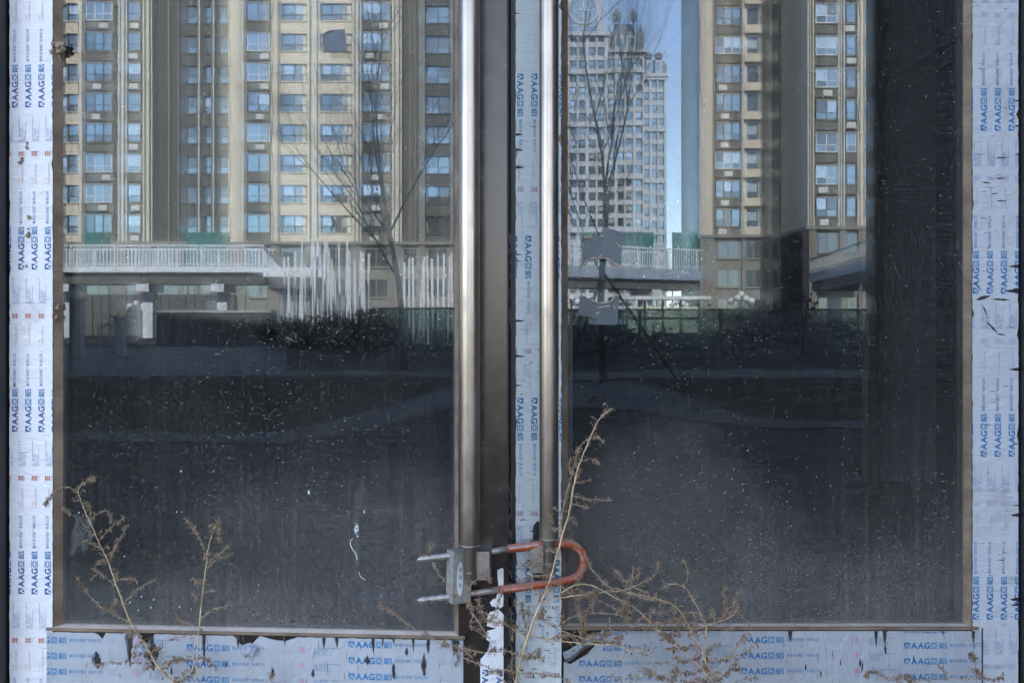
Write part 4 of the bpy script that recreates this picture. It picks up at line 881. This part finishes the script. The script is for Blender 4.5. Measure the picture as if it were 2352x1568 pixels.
def tower(label, frame, d, p0, p1, bays, fh, nf, depth, zbase=0, seed=0, wall='cream', indiv=10, deep=12, ztop=None, group='apartment towers across the street', rz=0):
    t = thing('apartment_tower', label, 'tower', group); r = random.Random(seed)
    pc = (p0+p1)/2; put(t, frame, far(pc, d), rz); X = lambda px: (px-pc)/F*d
    H = zbase+nf*fh; b = MB(); b.box((X(p0), -deep, 0), (X(p1), -1.6, H))
    mats = [M[wall], M['brown_grey'], M['dark_and_shade'], M['louvre'], M['ac'], M['cream_pale'], M['stone_grey']]
    count = 0; bulk = MB()
    for (a, c, k) in bays:
        x0, x1 = X(a), X(c); w = x1-x0
        if k == 'p': b.box((x0, -1.6, zbase), (x1, .25, H+.6), 0); b.box((x0+w*.3, .25, zbase), (x0+w*.7, .4, H+.5), 0); b.tube([(x1-.12, .33, zbase), (x1-.12, .33, H)], .07, 6, 1); b.tube([(x0+.15+.08*math.sin(z_*1.1), .30, zbase+z_) for z_ in range(0, 36, 1)], .035, 4, 2); continue
        if k == 'q': b.box((x0, -1.6, zbase), (x1, .1, H+.4), 5); b.box((x0+w*.2, .1, zbase), (x0+w*.35, .22, H), 1); b.tube([(x1-.2, .2, zbase), (x1-.2, .2, H)], .08, 6, 3); continue
        if k == 'g': b.box((x0, -1.6, zbase), (x1, .2, H+.4), 6); continue
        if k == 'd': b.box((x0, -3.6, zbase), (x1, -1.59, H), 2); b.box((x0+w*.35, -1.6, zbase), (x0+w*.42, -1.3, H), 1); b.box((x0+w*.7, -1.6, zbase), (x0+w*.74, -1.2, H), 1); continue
        yb = {'w': -.35, 's': -.4, 'b': .15, 'n': -.9, 'r': -1.3, 'm': -1.1}[k]
        var = [window_mesh(w-.3 if k != 's' else w*.62, {'w': 1.9, 's': 1.75, 'b': 1.8, 'n': 1.75, 'r': 1.75, 'm': 1.9}[k]*fh/3, k, r).build('window', WM(k == 'b' and r.random() < .3), mesh_only=True) for _ in range(6)]
        for f in range(nf):
            z = zbase+f*fh; q = fh/3
            if k in ('w', 'n', 'r', 's', 'm'):
                wm = {'w': 0, 'n': 1, 'r': 2, 's': 0, 'm': 2}[k]  # walls of the shaded bays get their shade as dark colour
                b.box((x0, -1.6, z), (x1, yb+(.8 if k == 's' else .30), z+.85*q), wm); b.box((x0, -1.6, z+2.65*q), (x1, yb+.30, z+fh-.01), wm); b.box((x0, yb+.30, z+.80*q), (x1, yb+.42, z+.9*q), wm)
                if k == 's': b.box((x0, -1.6, z+.8*q), (x0+w*.19, yb+.3, z+2.7*q), 0); b.box((x1-w*.19, -1.6, z+.8*q), (x1, yb+.3, z+2.7*q), 0)
                if k == 'w': b.box((x0, -1.6, z+.8*q), (x0+.15, yb+.1, z+2.7*q), 1); b.box((x1-w*.20, -1.6, z+.8*q), (x1, yb-.0, z+2.7*q), 5)
            else:
                b.box((x0, -1.6, z), (x1, yb-.15, z+.80*q), 3); b.box((x0, -1.6, z+2.62*q), (x1, yb+.05, z+2.78*q), 1)
                for s in range(5): b.box((x0, yb-.15, z+.1+s*.14*q), (x1, yb-.08, z+.1+s*.14*q+.05), 1)
                if r.random() < .75: xx = r.uniform(x0+.2, x1-1.1); b.box((xx, yb-.12, z+.12), (xx+.85, yb+.02, z+.65*q), 4)
                b.box((x0, -1.6, z+.80*q), (x1, yb+.06, z+.88*q), 1)
            me = r.choice(var); pos = ((x0+x1)/2-(0 if k != 'w' else .0), yb-.02, z+.9*q)
            if 1 <= f <= indiv and count < 98:
                o = bpy.data.objects.new('window', me); COL.objects.link(o); o.parent = t; o.location = pos; count += 1
            else:
                vs = [(v.co.x+pos[0], v.co.y+pos[1], v.co.z+pos[2]) for v in me.vertices]; bulk.add(vs, [tuple(p.vertices) for p in me.polygons], [p.material_index for p in me.polygons])
    b.build('wall', mats, t)
    if bulk.f: o = bulk.build('window', WM(False), t); o['kind'] = 'stuff'
    if zbase > 0:
        b = MB(); b.box((X(p0), -deep, 0), (X(p1), .25, zbase-.3), 0); b.box((X(p0)-.3, -deep, zbase-.3), (X(p1)+.3, .7, zbase), 0)
        for (a, c, k) in bays:
            xx, x2 = X(a), X(c); ww = x2-xx
            if k in 'pqg': b.box((xx, .25, 0), (x2, .55, zbase-.3), 0); b.box((xx+ww*.3, .55, 0), (xx+ww*.7, .65, zbase-.4), 1); continue
            for j in range(3):
                zz = zbase-.3-fh*(j+1)+.9
                if zz > .2: b.box((xx+ww*.14, .26, zz), (x2-ww*.14, .30, zz+1.7), 2); b.box((xx+ww*.1, .25, zz-.18), (x2-ww*.1, .42, zz), 1); b.box((xx+ww*.48, .30, zz), (xx+ww*.52, .34, zz+1.7), 1)
        b.build('podium', [M['stone_grey'], M['brown_grey'], M['pane_dark']], t)
    b = MB(); b.box((X(p0)-.5, -deep-.5, H), (X(p1)+.5, .3, H+1.2)); b.build('roof', M['roof_slate'], t)
    return t
fhL = 69.6/F*99; zbL = hz(556, 99)
tower('cream tower in the left glass with bay windows and wide pilasters', FOLD, 99, 40, 1120, [
  (40,95,'w'),(95,110,'p'),(110,150,'n'),(150,181,'w'),(181,196,'p'),(196,262,'b'),(262,272,'n'),(272,292,'q'),(292,328,'b'),(328,350,'q'),(350,420,'d'),(420,452,'m'),(452,459,'q'),(459,488,'m'),(488,492,'q'),(492,526,'m'),(526,566,'p'),
  (566,624,'b'),(624,645,'p'),(645,706,'w'),(706,735,'q'),(735,810,'w'),(810,830,'q'),(830,900,'b'),(900,922,'q'),(922,962,'d'),(962,976,'g'),(976,1034,'m'),(1034,1042,'g'),(1042,1110,'m')], fhL, 14, 14, zbL, 3, ztop=60)
fhD = 66.0/F*104
tower('cream tower in the right glass with a column of small square windows', ID, 104, 1606, 1872, [
  (1606,1640,'p'),(1640,1702,'b'),(1702,1708,'p'),(1708,1750,'s'),(1750,1764,'d'),(1764,1772,'p'),(1772,1786,'d'),(1786,1796,'g'),(1796,1812,'d'),(1812,1822,'g'),(1822,1872,'d')], fhD, 15, 14, hz(540, 104), 5, deep=11)
tower('nearer wing of the cream tower at the right edge of the reflection', ID, 92, 1855, 2220, [
  (1855,1870,'q'),(1870,1925,'b'),(1925,1940,'q'),(1940,1968,'b'),(1968,1985,'p'),(1985,2050,'w'),(2050,2080,'p'),(2080,2150,'b'),(2150,2220,'p')], 74.0/F*92, 14, 14, hz(520, 92), 6, deep=9)
# far ornate tower
def far_tower(label, p0, p1, d, ztop_py, fh, nb, roof, seed, frame=ID):
    t = thing('ornate_tower', label, 'tower', 'ornate towers with steep roofs'); r = random.Random(seed); pc = (p0+p1)/2; put(t, frame, far(pc, d)); X = lambda px: (px-pc)/F*d
    H = hz(ztop_py, d); W = X(p1)-X(p0); b = MB(); b.box((X(p0), -14, 0), (X(p1), -.6, H)); nf = int(H/fh)
    for i in range(nb+1):
        x = X(p0)+W*i/nb; w = W/nb*(.34 if i % 2 else .2); b.box((x-w/2, -.6, 0), (x+w/2, .35, H+.8))
    for f in range(nf+1):
        b.box((X(p0), -.6, f*fh), (X(p1), -.05, f*fh+1.1*fh/3)); 
        if f % 4 == 3: b.box((X(p0)-.3, -.6, f*fh-.2), (X(p1)+.3, .6, f*fh+.3))
    b.box((X(p0)-.7, -15, H), (X(p1)+.7, .9, H+.8)); b.build('wall', M['tower_hazed'], t)
    ms = [window_mesh(W/nb*.64, fh*.62, 'n', r).build('window', WM(False), mesh_only=True) for _ in range(4)]; cnt = 0; bulk = MB()
    for f in range(nf-1, -1, -1):
        for i in range(nb):
            pos = (X(p0)+W*(i+.5)/nb, -.45, f*fh+fh*.38); me = r.choice(ms)
            if cnt < 98: o = bpy.data.objects.new('window', me); COL.objects.link(o); o.parent = t; o.location = pos; cnt += 1
            else: bulk.add([(v.co.x+pos[0], v.co.y+pos[1], v.co.z+pos[2]) for v in me.vertices], [tuple(p.vertices) for p in me.polygons], [p.material_index for p in me.polygons])
    if bulk.f: bulk.build('window', WM(True), t)['kind'] = 'stuff'
    if roof:
        b = MB(); z0, z1 = H+.8, H+roof; i0 = W*.12
        b.add([(X(p0)+i0, -12, z0), (X(p1)-i0, -12, z0), (X(p1)-i0, -.2, z0), (X(p0)+i0, -.2, z0), (X(p0)+W*.26, -9, z1), (X(p1)-W*.26, -9, z1), (X(p1)-W*.26, -3.5, z1), (X(p0)+W*.26, -3.5, z1)], [(0,3,2,1),(4,5,6,7),(0,1,5,4),(1,2,6,5),(2,3,7,6),(3,0,4,7)])
        for s in (X(p0)+W*.06, X(p1)-W*.06, X(p0)+W*.26, X(p1)-W*.26):
            hh = roof*(.8 if abs(s) > W*.35 else .4); zz = z0 if abs(s) > W*.35 else z1; b.box((s-.7, -1.6, zz), (s+.7, -.2, zz+hh*.45)); b.add([(s-.9, -1.8, zz+hh*.45), (s+.9, -1.8, zz+hh*.45), (s+.9, 0, zz+hh*.45), (s-.9, 0, zz+hh*.45), (s, -.9, zz+hh)], [(0,1,4),(1,2,4),(2,3,4),(3,0,4)])
        b.build('roof', M['roof_slate'], t)
        for s in (-W*.16, W*.16):
            b = MB(); b.box((s-1.1, -1.2, z0), (s+1.1, .1, z0+3.2), 0); b.box((s-.7, .1, z0+.6), (s+.7, .16, z0+2.6), 1); b.build('dormer', [M['tower_hazed'], M['pane_sky']], t)
    return t
ft = far_tower('tallest ornate grey tower with two round-topped windows, beside the middle frame', 1240, 1392, 215, 84, 2.85, 7, 0, 1)
b = MB(); Wt = (1392-1240)/F*215; Ht = hz(84, 215); b.box((-Wt*.5+4, -12, Ht+.8), (Wt*.5-.3, -2, Ht+22))
b.build('wall', M['tower_hazed'], ft)
for px in (1341,):
    b = MB(); cx = (px-1316)/F*215; n = 24
    outl = [(cx+3.0*math.cos(math.pi*i/n), Ht+6.2+3.0*math.sin(math.pi*i/n)) for i in range(n+1)]+[(cx-3.0, Ht+1.2), (cx+3.0, Ht+1.2)]
    b.plate(outl, -1.9, -1.5, 1)
    b.tube([(cx+3.1*math.cos(2*math.pi*i/32), -1.4, Ht+6.2+3.1*math.sin(2*math.pi*i/32)) for i in range(33)], .3, 6, 0); b.tube([(cx+1.8*math.cos(2*math.pi*i/32), -1.4, Ht+6.2+1.8*math.sin(2*math.pi*i/32)) for i in range(33)], .14, 5, 0)
    b.box((cx-.12, -1.5, Ht+1.2), (cx+.12, -1.35, Ht+9.2)); b.box((cx-3, -1.5, Ht+6.1), (cx+3, -1.35, Ht+6.3)); b.box((cx-3, -1.5, Ht+2.6), (cx+3, -1.35, Ht+2.8)); b.build('arched_window', [M['tower_hazed'], M['pane_sky']], ft)
# plates above face +y so flip orientation is irrelevant for these opaque faces
far_tower('middle ornate grey tower with a steep slate roof and pinnacles', 1394, 1478, 225, 122, 3.0, 4, 7.5, 2)
far_tower('stepped ornate grey tower with lower roof against blue sky', 1478, 1528, 232, 178, 3.0, 3, 4.5, 3)

# elevated walkways with white railings
def walkway(label, frame, A0, A1, zdeck, rail, fas, piers, seed, slope=0, pitch_=.19):
    t = thing('footbridge', label, 'footbridge', 'white railed footbridges', frame @ Matrix.Translation(A0)); v = (A1-A0); v.z = 0; L = v.length; u = v.normalized(); nrm = Vector((-u.y, u.x, 0))
    if nrm.y < 0: nrm = -nrm
    def bx(mb, s0, s1, y0, y1, z0, z1):
        q = [u*s+nrm*y for s, y in ((s0, y0), (s1, y0), (s1, y1), (s0, y1))]; zz = lambda s: slope*s/L
        ss = (s0, s1, s1, s0); V = [(p.x, p.y, z0+zz(s)) for p, s in zip(q, ss)]+[(p.x, p.y, z1+zz(s)) for p, s in zip(q, ss)]
        mb.add(V, [(0,3,2,1),(4,5,6,7),(0,1,5,4),(1,2,6,5),(2,3,7,6),(3,0,4,7)])
    b = MB(); bx(b, 0, L, -3.0, 0, zdeck-fas, zdeck); b.build('deck', M['steel_blue' if 'right' in label else 'white_paint'], t)
    b = MB(); bx(b, 0, L, -2.8, -.3, zdeck-fas-.6, zdeck-fas-.01); b.build('soffit', M['dark_and_shade'], t)
    for yy in (0.0, -2.9):
        b = MB(); bx(b, 0, L, yy-.05, yy+.03, zdeck+rail-.08, zdeck+rail); bx(b, 0, L, yy-.03, yy+.02, zdeck+.12, zdeck+.17); n = int(L/pitch_)
        for i in range(n):
            s = i*pitch_; w = .022
            if i % 12 == 0: w = .06
            bx(b, s, s+w*1.6, yy-w/2, yy+w/2, zdeck+.0, zdeck+rail-.05)
        b.build('railing', M['white_paint' if pitch_ < .25 else 'concrete'], t)
    for s in piers:
        b = MB(); bx(b, s-.26, s+.26, -1.9, -1.1, 0, zdeck-fas-.6); bx(b, s-.34, s+.34, -2.6, -.3, zdeck-fas-1.0, zdeck-fas-.59); b.build('pier', M['white_paint'], t)
    return t
dB = 52; zd = hz(613, dB)
a0, a1 = far(60, dB), far(604, dB); Lb = (a1-a0).length
walkway('white railed footbridge crossing the left glass', FOLD, a0, a1, zd, (613-562)/F*dB, (625-613)/F*dB, [Lb*.14, Lb*.48, Lb*.80], 1)
walkway('white railed footbridge arm turning away at the left glass', FOLD, far(604, dB), far(655, 78), zd, 1.15, .5, [14], 2)
dR = 56; zdr = hz(608, dR)
walkway('blue-grey footbridge with white railing crossing the right glass', ID, far(1240, dR), far(1612, dR+6), zdr, (608-556)/F*dR, (634-608)/F*dR, [8.6], 3)
walkway('white railed ramp rising towards the right wall', ID, far(1965, 66), far(2335, 40), hz(628, 66), (628-594)/F*66, .6, [.6, 12], 4, slope=.2, pitch_=.34)

# white post sculpture
def posts(frame, lst, group, lbl, d0):
    for i, (px, y0, y1, w, d) in enumerate(lst):
        q = far(px, d); z1 = hz(y0, d); z0 = max(0, hz(y1, d)); b = MB(); ww = w/F*d*.5*r.uniform(.75, 1.15); ln = r.gauss(0, .025)*z1
        b.add([(-ww,-ww,0),(ww,-ww,0),(ww,ww,0),(-ww,ww,0),(-ww+ln,-ww,z1),(ww+ln,-ww,z1),(ww+ln,ww,z1),(-ww+ln,ww,z1)], [(0,3,2,1),(4,5,6,7),(0,1,5,4),(1,2,6,5),(2,3,7,6),(3,0,4,7)]); o = bevel(b.build('white_post', M['post_paint']), .01); tag(o, lbl, 'post', group); put(o, frame, q)
r = random.Random(31); lst = []
tops = [(655, 600), (665, 592), (676, 585), (686, 575), (696, 560), (712, 545), (722, 545), (733, 545), (745, 548), (756, 548), (768, 600), (780, 562), (790, 560), (801, 560), (811, 568), (822, 580), (832, 575), (842, 590)]
posts(FOLD, [(px, y+r.uniform(-9, 9), 780, 4.7, 37+r.uniform(-1.5, 1.5)) for px, y in tops], 'white posts of the screen', 'tall square white post in the dense screen before the dark hedge', 33)
posts(FOLD, [(px+6+r.uniform(-1.5, 1.5), y+r.uniform(8, 55), 780, 3.2, 41+r.uniform(-1, 1)) for px, y in tops], 'white posts of the screen', 'thinner white post in the rear row of the dense screen', 41)  # extra row added to imitate the doubled reflection of the screen
posts(FOLD, [(928+i*11.2, 602-i*1.3-(8 if i % 3 else 0), 700, 5, 38+r.uniform(-1, 1)) for i in range(11)], 'white posts by the railing', 'slim white post in the open row beside the teal railing', 38)
# teal glass balustrade on a low wall
def balustrade(label, frame, d, p0, p1, ztop):
    t = thing('glass_balustrade', label, 'balustrade', 'glass balustrades along the pavement', frame @ Matrix.Translation(far(p0, d))); L = (p1-p0)/F*d
    b = MB(); b.box((0, -.02, .12), (L, .02, ztop-.05)); b.build('glass_panel', M['teal_glass'], t)
    b = MB(); b.box((0, -.04, ztop-.05), (L, .04, ztop)); b.build('top_rail', M['lamp_pole'], t)
    for i in range(int(L/2.2)+1):
        b = MB(); b.box((i*2.2, -.05, 0), (i*2.2+.09, .05, ztop-.05)); b.build('post', M['lamp_pole'], t)
balustrade('teal glass balustrade along the pavement in the right glass', ID, 27, 1280, 2220, hz(709, 27)); balustrade('teal glass balustrade beside the slim posts in the left glass', FOLD, 26, 868, 1120, hz(706, 26))
# hedges
def shrub(label, frame, px, d, rx, ry, rz_, seed, n=2600):
    t = thing('shrub', label, 'shrub', 'dark shrubs along the plaza', frame @ Matrix.Translation(far(px, d))); r = random.Random(seed); b = MB()
    for i in range(n):
        v = Vector((r.gauss(0, 1), r.gauss(0, 1), r.gauss(0, 1))).normalized()*r.uniform(.5, 1.0)**.5; p = Vector((v.x*rx, v.y*ry, rz_+v.z*rz_)); k = mnoise.noise(p*1.3)
        p *= 1+.9*k+r.uniform(-.05, .22); s = r.uniform(.03, .075); a = Vector((r.gauss(0, 1), r.gauss(0, 1), r.gauss(0, 1))).normalized()*s; c = a.orthogonal()*.6
        b.add([p-a, p+c, p+a, p-c], [(0, 1, 2, 3)])
    b.build('foliage', M['hedge'], t); b = MB()
    for i in range(5): b.tube([(r.uniform(-.1, .1), 0, 0), (r.uniform(-rx, rx)*.5, r.uniform(-ry, ry)*.4, rz_*1.2)], [.04, .01], 5)
    b.build('stem', M['bark'], t)
shrub('dark shrub left of the dense white posts', FOLD, 700, 33, 1.2, .8, .40, 1); shrub('dark shrub in front of the dense white posts', FOLD, 790, 32, 1.1, .9, .45, 2); shrub('dark shrub right of the dense white posts', FOLD, 870, 30, .9, .8, .50, 3)
shrub('low dark shrub by the leaning tree stakes', ID, 1350, 30, 1.6, .8, .42, 4); shrub('dark shrub behind the balustrade under the cream tower', ID, 1780, 34, 2.2, .9, .62, 5)
# bare trees
def tree(label, frame, px, d, h, tr, seed, lean=0, n0=6, upw=.75):
    t = thing('bare_tree', label, 'tree', 'bare winter trees', frame @ Matrix.Translation(far(px, d))); r = random.Random(seed); T = MB(); Cn = MB()
    def grow(p, dr_, L, rad, lv):
        pts = [p]; n = 5
        for i in range(n):
            dr_ = (dr_+Vector((r.gauss(0, .10), r.gauss(0, .10), .05+r.gauss(0, .04)))).normalized(); pts.append(pts[-1]+dr_*L/n)
        Cn.tube(pts, [rad*.68*(1-.62*i/n) for i in range(n+1)], 6 if lv < 2 else 3, cap=False)
        if lv >= 4 or rad < .0026: return
        for k in range({0: 6, 1: 7, 2: 6, 3: 4}[lv]):
            i = r.randint(1, n); a = r.uniform(0, 6.28); s = Vector((math.cos(a), math.sin(a), 0)); grow(pts[i], (dr_*1.0+s*r.uniform(.35, .75)+Vector((0, 0, .25))).normalized(), L*r.uniform(.5, .78), rad*(1-.55*i/n)*r.uniform(.45, .65), lv+1)
    q = [Vector((lean*z*.2+.04*math.sin(z*2+seed), .03*math.sin(z*3), z)) for z in [h*.42*i/7 for i in range(8)]]
    T.tube(q, [tr*(1.25 if i == 0 else 1-.05*i) for i in range(8)], 10); T.build('trunk', M['bark'], t, True)
    for k in range(n0):
        i = r.randint(4, 7); a = 6.28*k/n0+r.uniform(-.3, .3); s = Vector((math.cos(a)+lean, math.sin(a)*.7, 0)); grow(q[i], (s*r.uniform(.3, .6)+Vector((0, 0, upw))).normalized(), h*r.uniform(.30, .42), tr*r.uniform(.3, .5), 1)
    grow(q[7], Vector((lean*.2, 0, 1)), h*.45, tr*.6, 0); Cn.build('crown', M['bark'], t)
tree('bare tree with arching branches in the left glass', FOLD, 932, 19, 7.2, .070, 5, lean=-.55, n0=6, upw=.55); tree('bare tree with upswept branches in the right glass', ID, 1385, 15, 6.8, .060, 9, 0, 5, 1.0)
for px1, z1, px2 in ((1385, 1.3, 1560), (1385, 1.5, 1300)):
    q1 = far(px1, 15, hz(610, 15)*.95); q2 = far(px2, 15.2, 0); b = MB(); b.tube([q2, q1], .024, 8); tag(b.build('tree_stake', M['bark']), 'leaning stake propping the upswept bare tree, foot to the %s' % ('right' if px2 > 1385 else 'left'), 'stake')
# globe lamps
def lamp(label, frame, px, d, top):
    t = thing('street_lamp', label, 'street lamp', 'street lamps with clustered globes', frame @ Matrix.Translation(far(px, d))); H = hz(top, d)
    b = MB(); b.tube([(0, 0, 0), (0, 0, .3), (0, 0, H)], [.09, .05, .04], 10); b.build('pole', M['lamp_pole'], t, True)
    for dx, dz, dy in ((-.45, -.18, 0), (.45, -.18, 0), (0, .12, 0), (-.25, -.05, .38), (.3, -.05, -.38)):
        b = MB(); b.tube([(0, 0, H-.5), (dx*.6, dy*.6, H-.45), (dx, dy, H+dz-.12)], .018, 6); b.build('arm', M['lamp_pole'], t, True)
        b = MB(); b.blob((dx, dy, H+dz), .155, 0, 1, jit=0, n=16, k=10); b.build('globe', M['globe'], t, True)
lamp('globe lamp near the tape piece in the right glass', ID, 1312, 44, 690); lamp('globe lamp under the cream tower in the right glass', ID, 1703, 44, 682); lamp('globe lamp between the shelter and the tower', ID, 1560, 62, 694); lamp('globe lamp behind the left footbridge', FOLD, 312, 60, 700)
# pale shelter with panels
t = thing('shelter', 'pale green panelled shelter behind the balustrade', 'shelter', None, Matrix.Translation(far(1440, 48))); L = 165/F*48; H = hz(688, 48)
b = MB(); n = 4
for i in range(n): b.box((L*i/n+.05, -.05, .35), (L*(i+1)/n-.05, 0, H-.35))
b.build('wall_panel', M['kiosk'], t)
b = MB(); 
for i in range(n+1): b.box((L*i/n-.05, -.06, 0), (L*i/n+.05, .06, H))
b.box((0, -.05, H*.52), (L, .05, H*.52+.08)); b.build('frame', M['lamp_pole'], t)
b = MB(); b.box((-.3, -1.8, H), (L+.5, .5, H+.16)); b.build('roof', M['white_paint'], t)
# teal netting along the storefronts and small white kiosk
for i, (fr_, px0, px1, d) in enumerate(((FOLD, 196, 250, 86), (FOLD, 430, 525, 86), (ID, 1335, 1385, 90), (ID, 1430, 1500, 90), (ID, 1545, 1600, 96))):
    b = MB(); w = (px1-px0)/F*d; n = 14
    V = []
    for k in range(n+1): V += [(w*k/n, .15*math.sin(k*1.3), hz(622, d)), (w*k/n, .1*math.sin(k*1.7), hz(534, d))]
    b.add(V, [(2*k, 2*k+2, 2*k+3, 2*k+1) for k in range(n)]); b.add([(x, y-.2, z) for x, y, z in V], [(2*k, 2*k+1, 2*k+3, 2*k+2) for k in range(n)])
    for xx in (0, w): b.tube([(xx, 0, 0), (xx, 0, hz(532, d))], .06, 6)
    o = b.build('teal_netting', M['netting']); tag(o, ['teal netting above the left end of the footbridge', 'teal netting by the dark recess of the left tower', 'teal netting just right of the middle frame', 'teal netting above the tape pieces', 'teal netting beside the blue sky gap'][i], 'netting', 'teal netting sheets'); put(o, fr_, far(px0, d))
b = MB(); L = 350/F*61; b.box((0, -1.0, 0), (L, 0, zd-1.2))
for i in range(18): b.box((L*i/18, 0, 0), (L*i/18+.25, .15, zd-1.3))
for i in range(6): b.box((L*i/6+.6, 0, 1.0), (L*i/6+1.6, .03, 2.4))
put(tag(b.build('darkening_wall', M['dark_and_shade']), 'dark ribbed retaining wall behind the piers of the left footbridge', 'wall'), FOLD, far(185, 61))  # wall added so the space under the bridge stays dark
# low planter wall under the left bridge, grey hut columns
t = thing('planter_wall', 'low dark planter wall with pale cap under the left footbridge', 'planter', None, FOLD @ Matrix.Translation(far(360, 38)))
L = 260/F*38; z = hz(712, 38)
b = MB(); b.box((0, -1.2, 0), (L, 0, z-.1)); 
for i in range(16): b.box((L*i/16, 0, 0), (L*i/16+.06, .04, z-.1))
b.build('wall', M['dark_and_shade'], t); b = MB(); b.box((-.05, -1.25, z-.1), (L+.05, .08, z)); b.build('cap', M['concrete'], t)
for i, (px, d, w, y0) in enumerate(((176, 24, 26, 690), (275, 26, 22, 730))):
    b = MB(); ww = w/F*d/2; b.box((-ww, -ww, 0), (ww, ww, hz(y0, d))); b.box((-ww-.04, -ww-.04, hz(y0, d)), (ww+.04, ww+.04, hz(y0, d)+.06)); o = bevel(b.build('bollard_pillar', M['concrete']), .01); tag(o, ['taller grey pillar at the left edge of the plaza', 'shorter grey pillar right of the taller one'][i], 'pillar', 'grey pillars on the plaza'); put(o, FOLD, far(px, d))
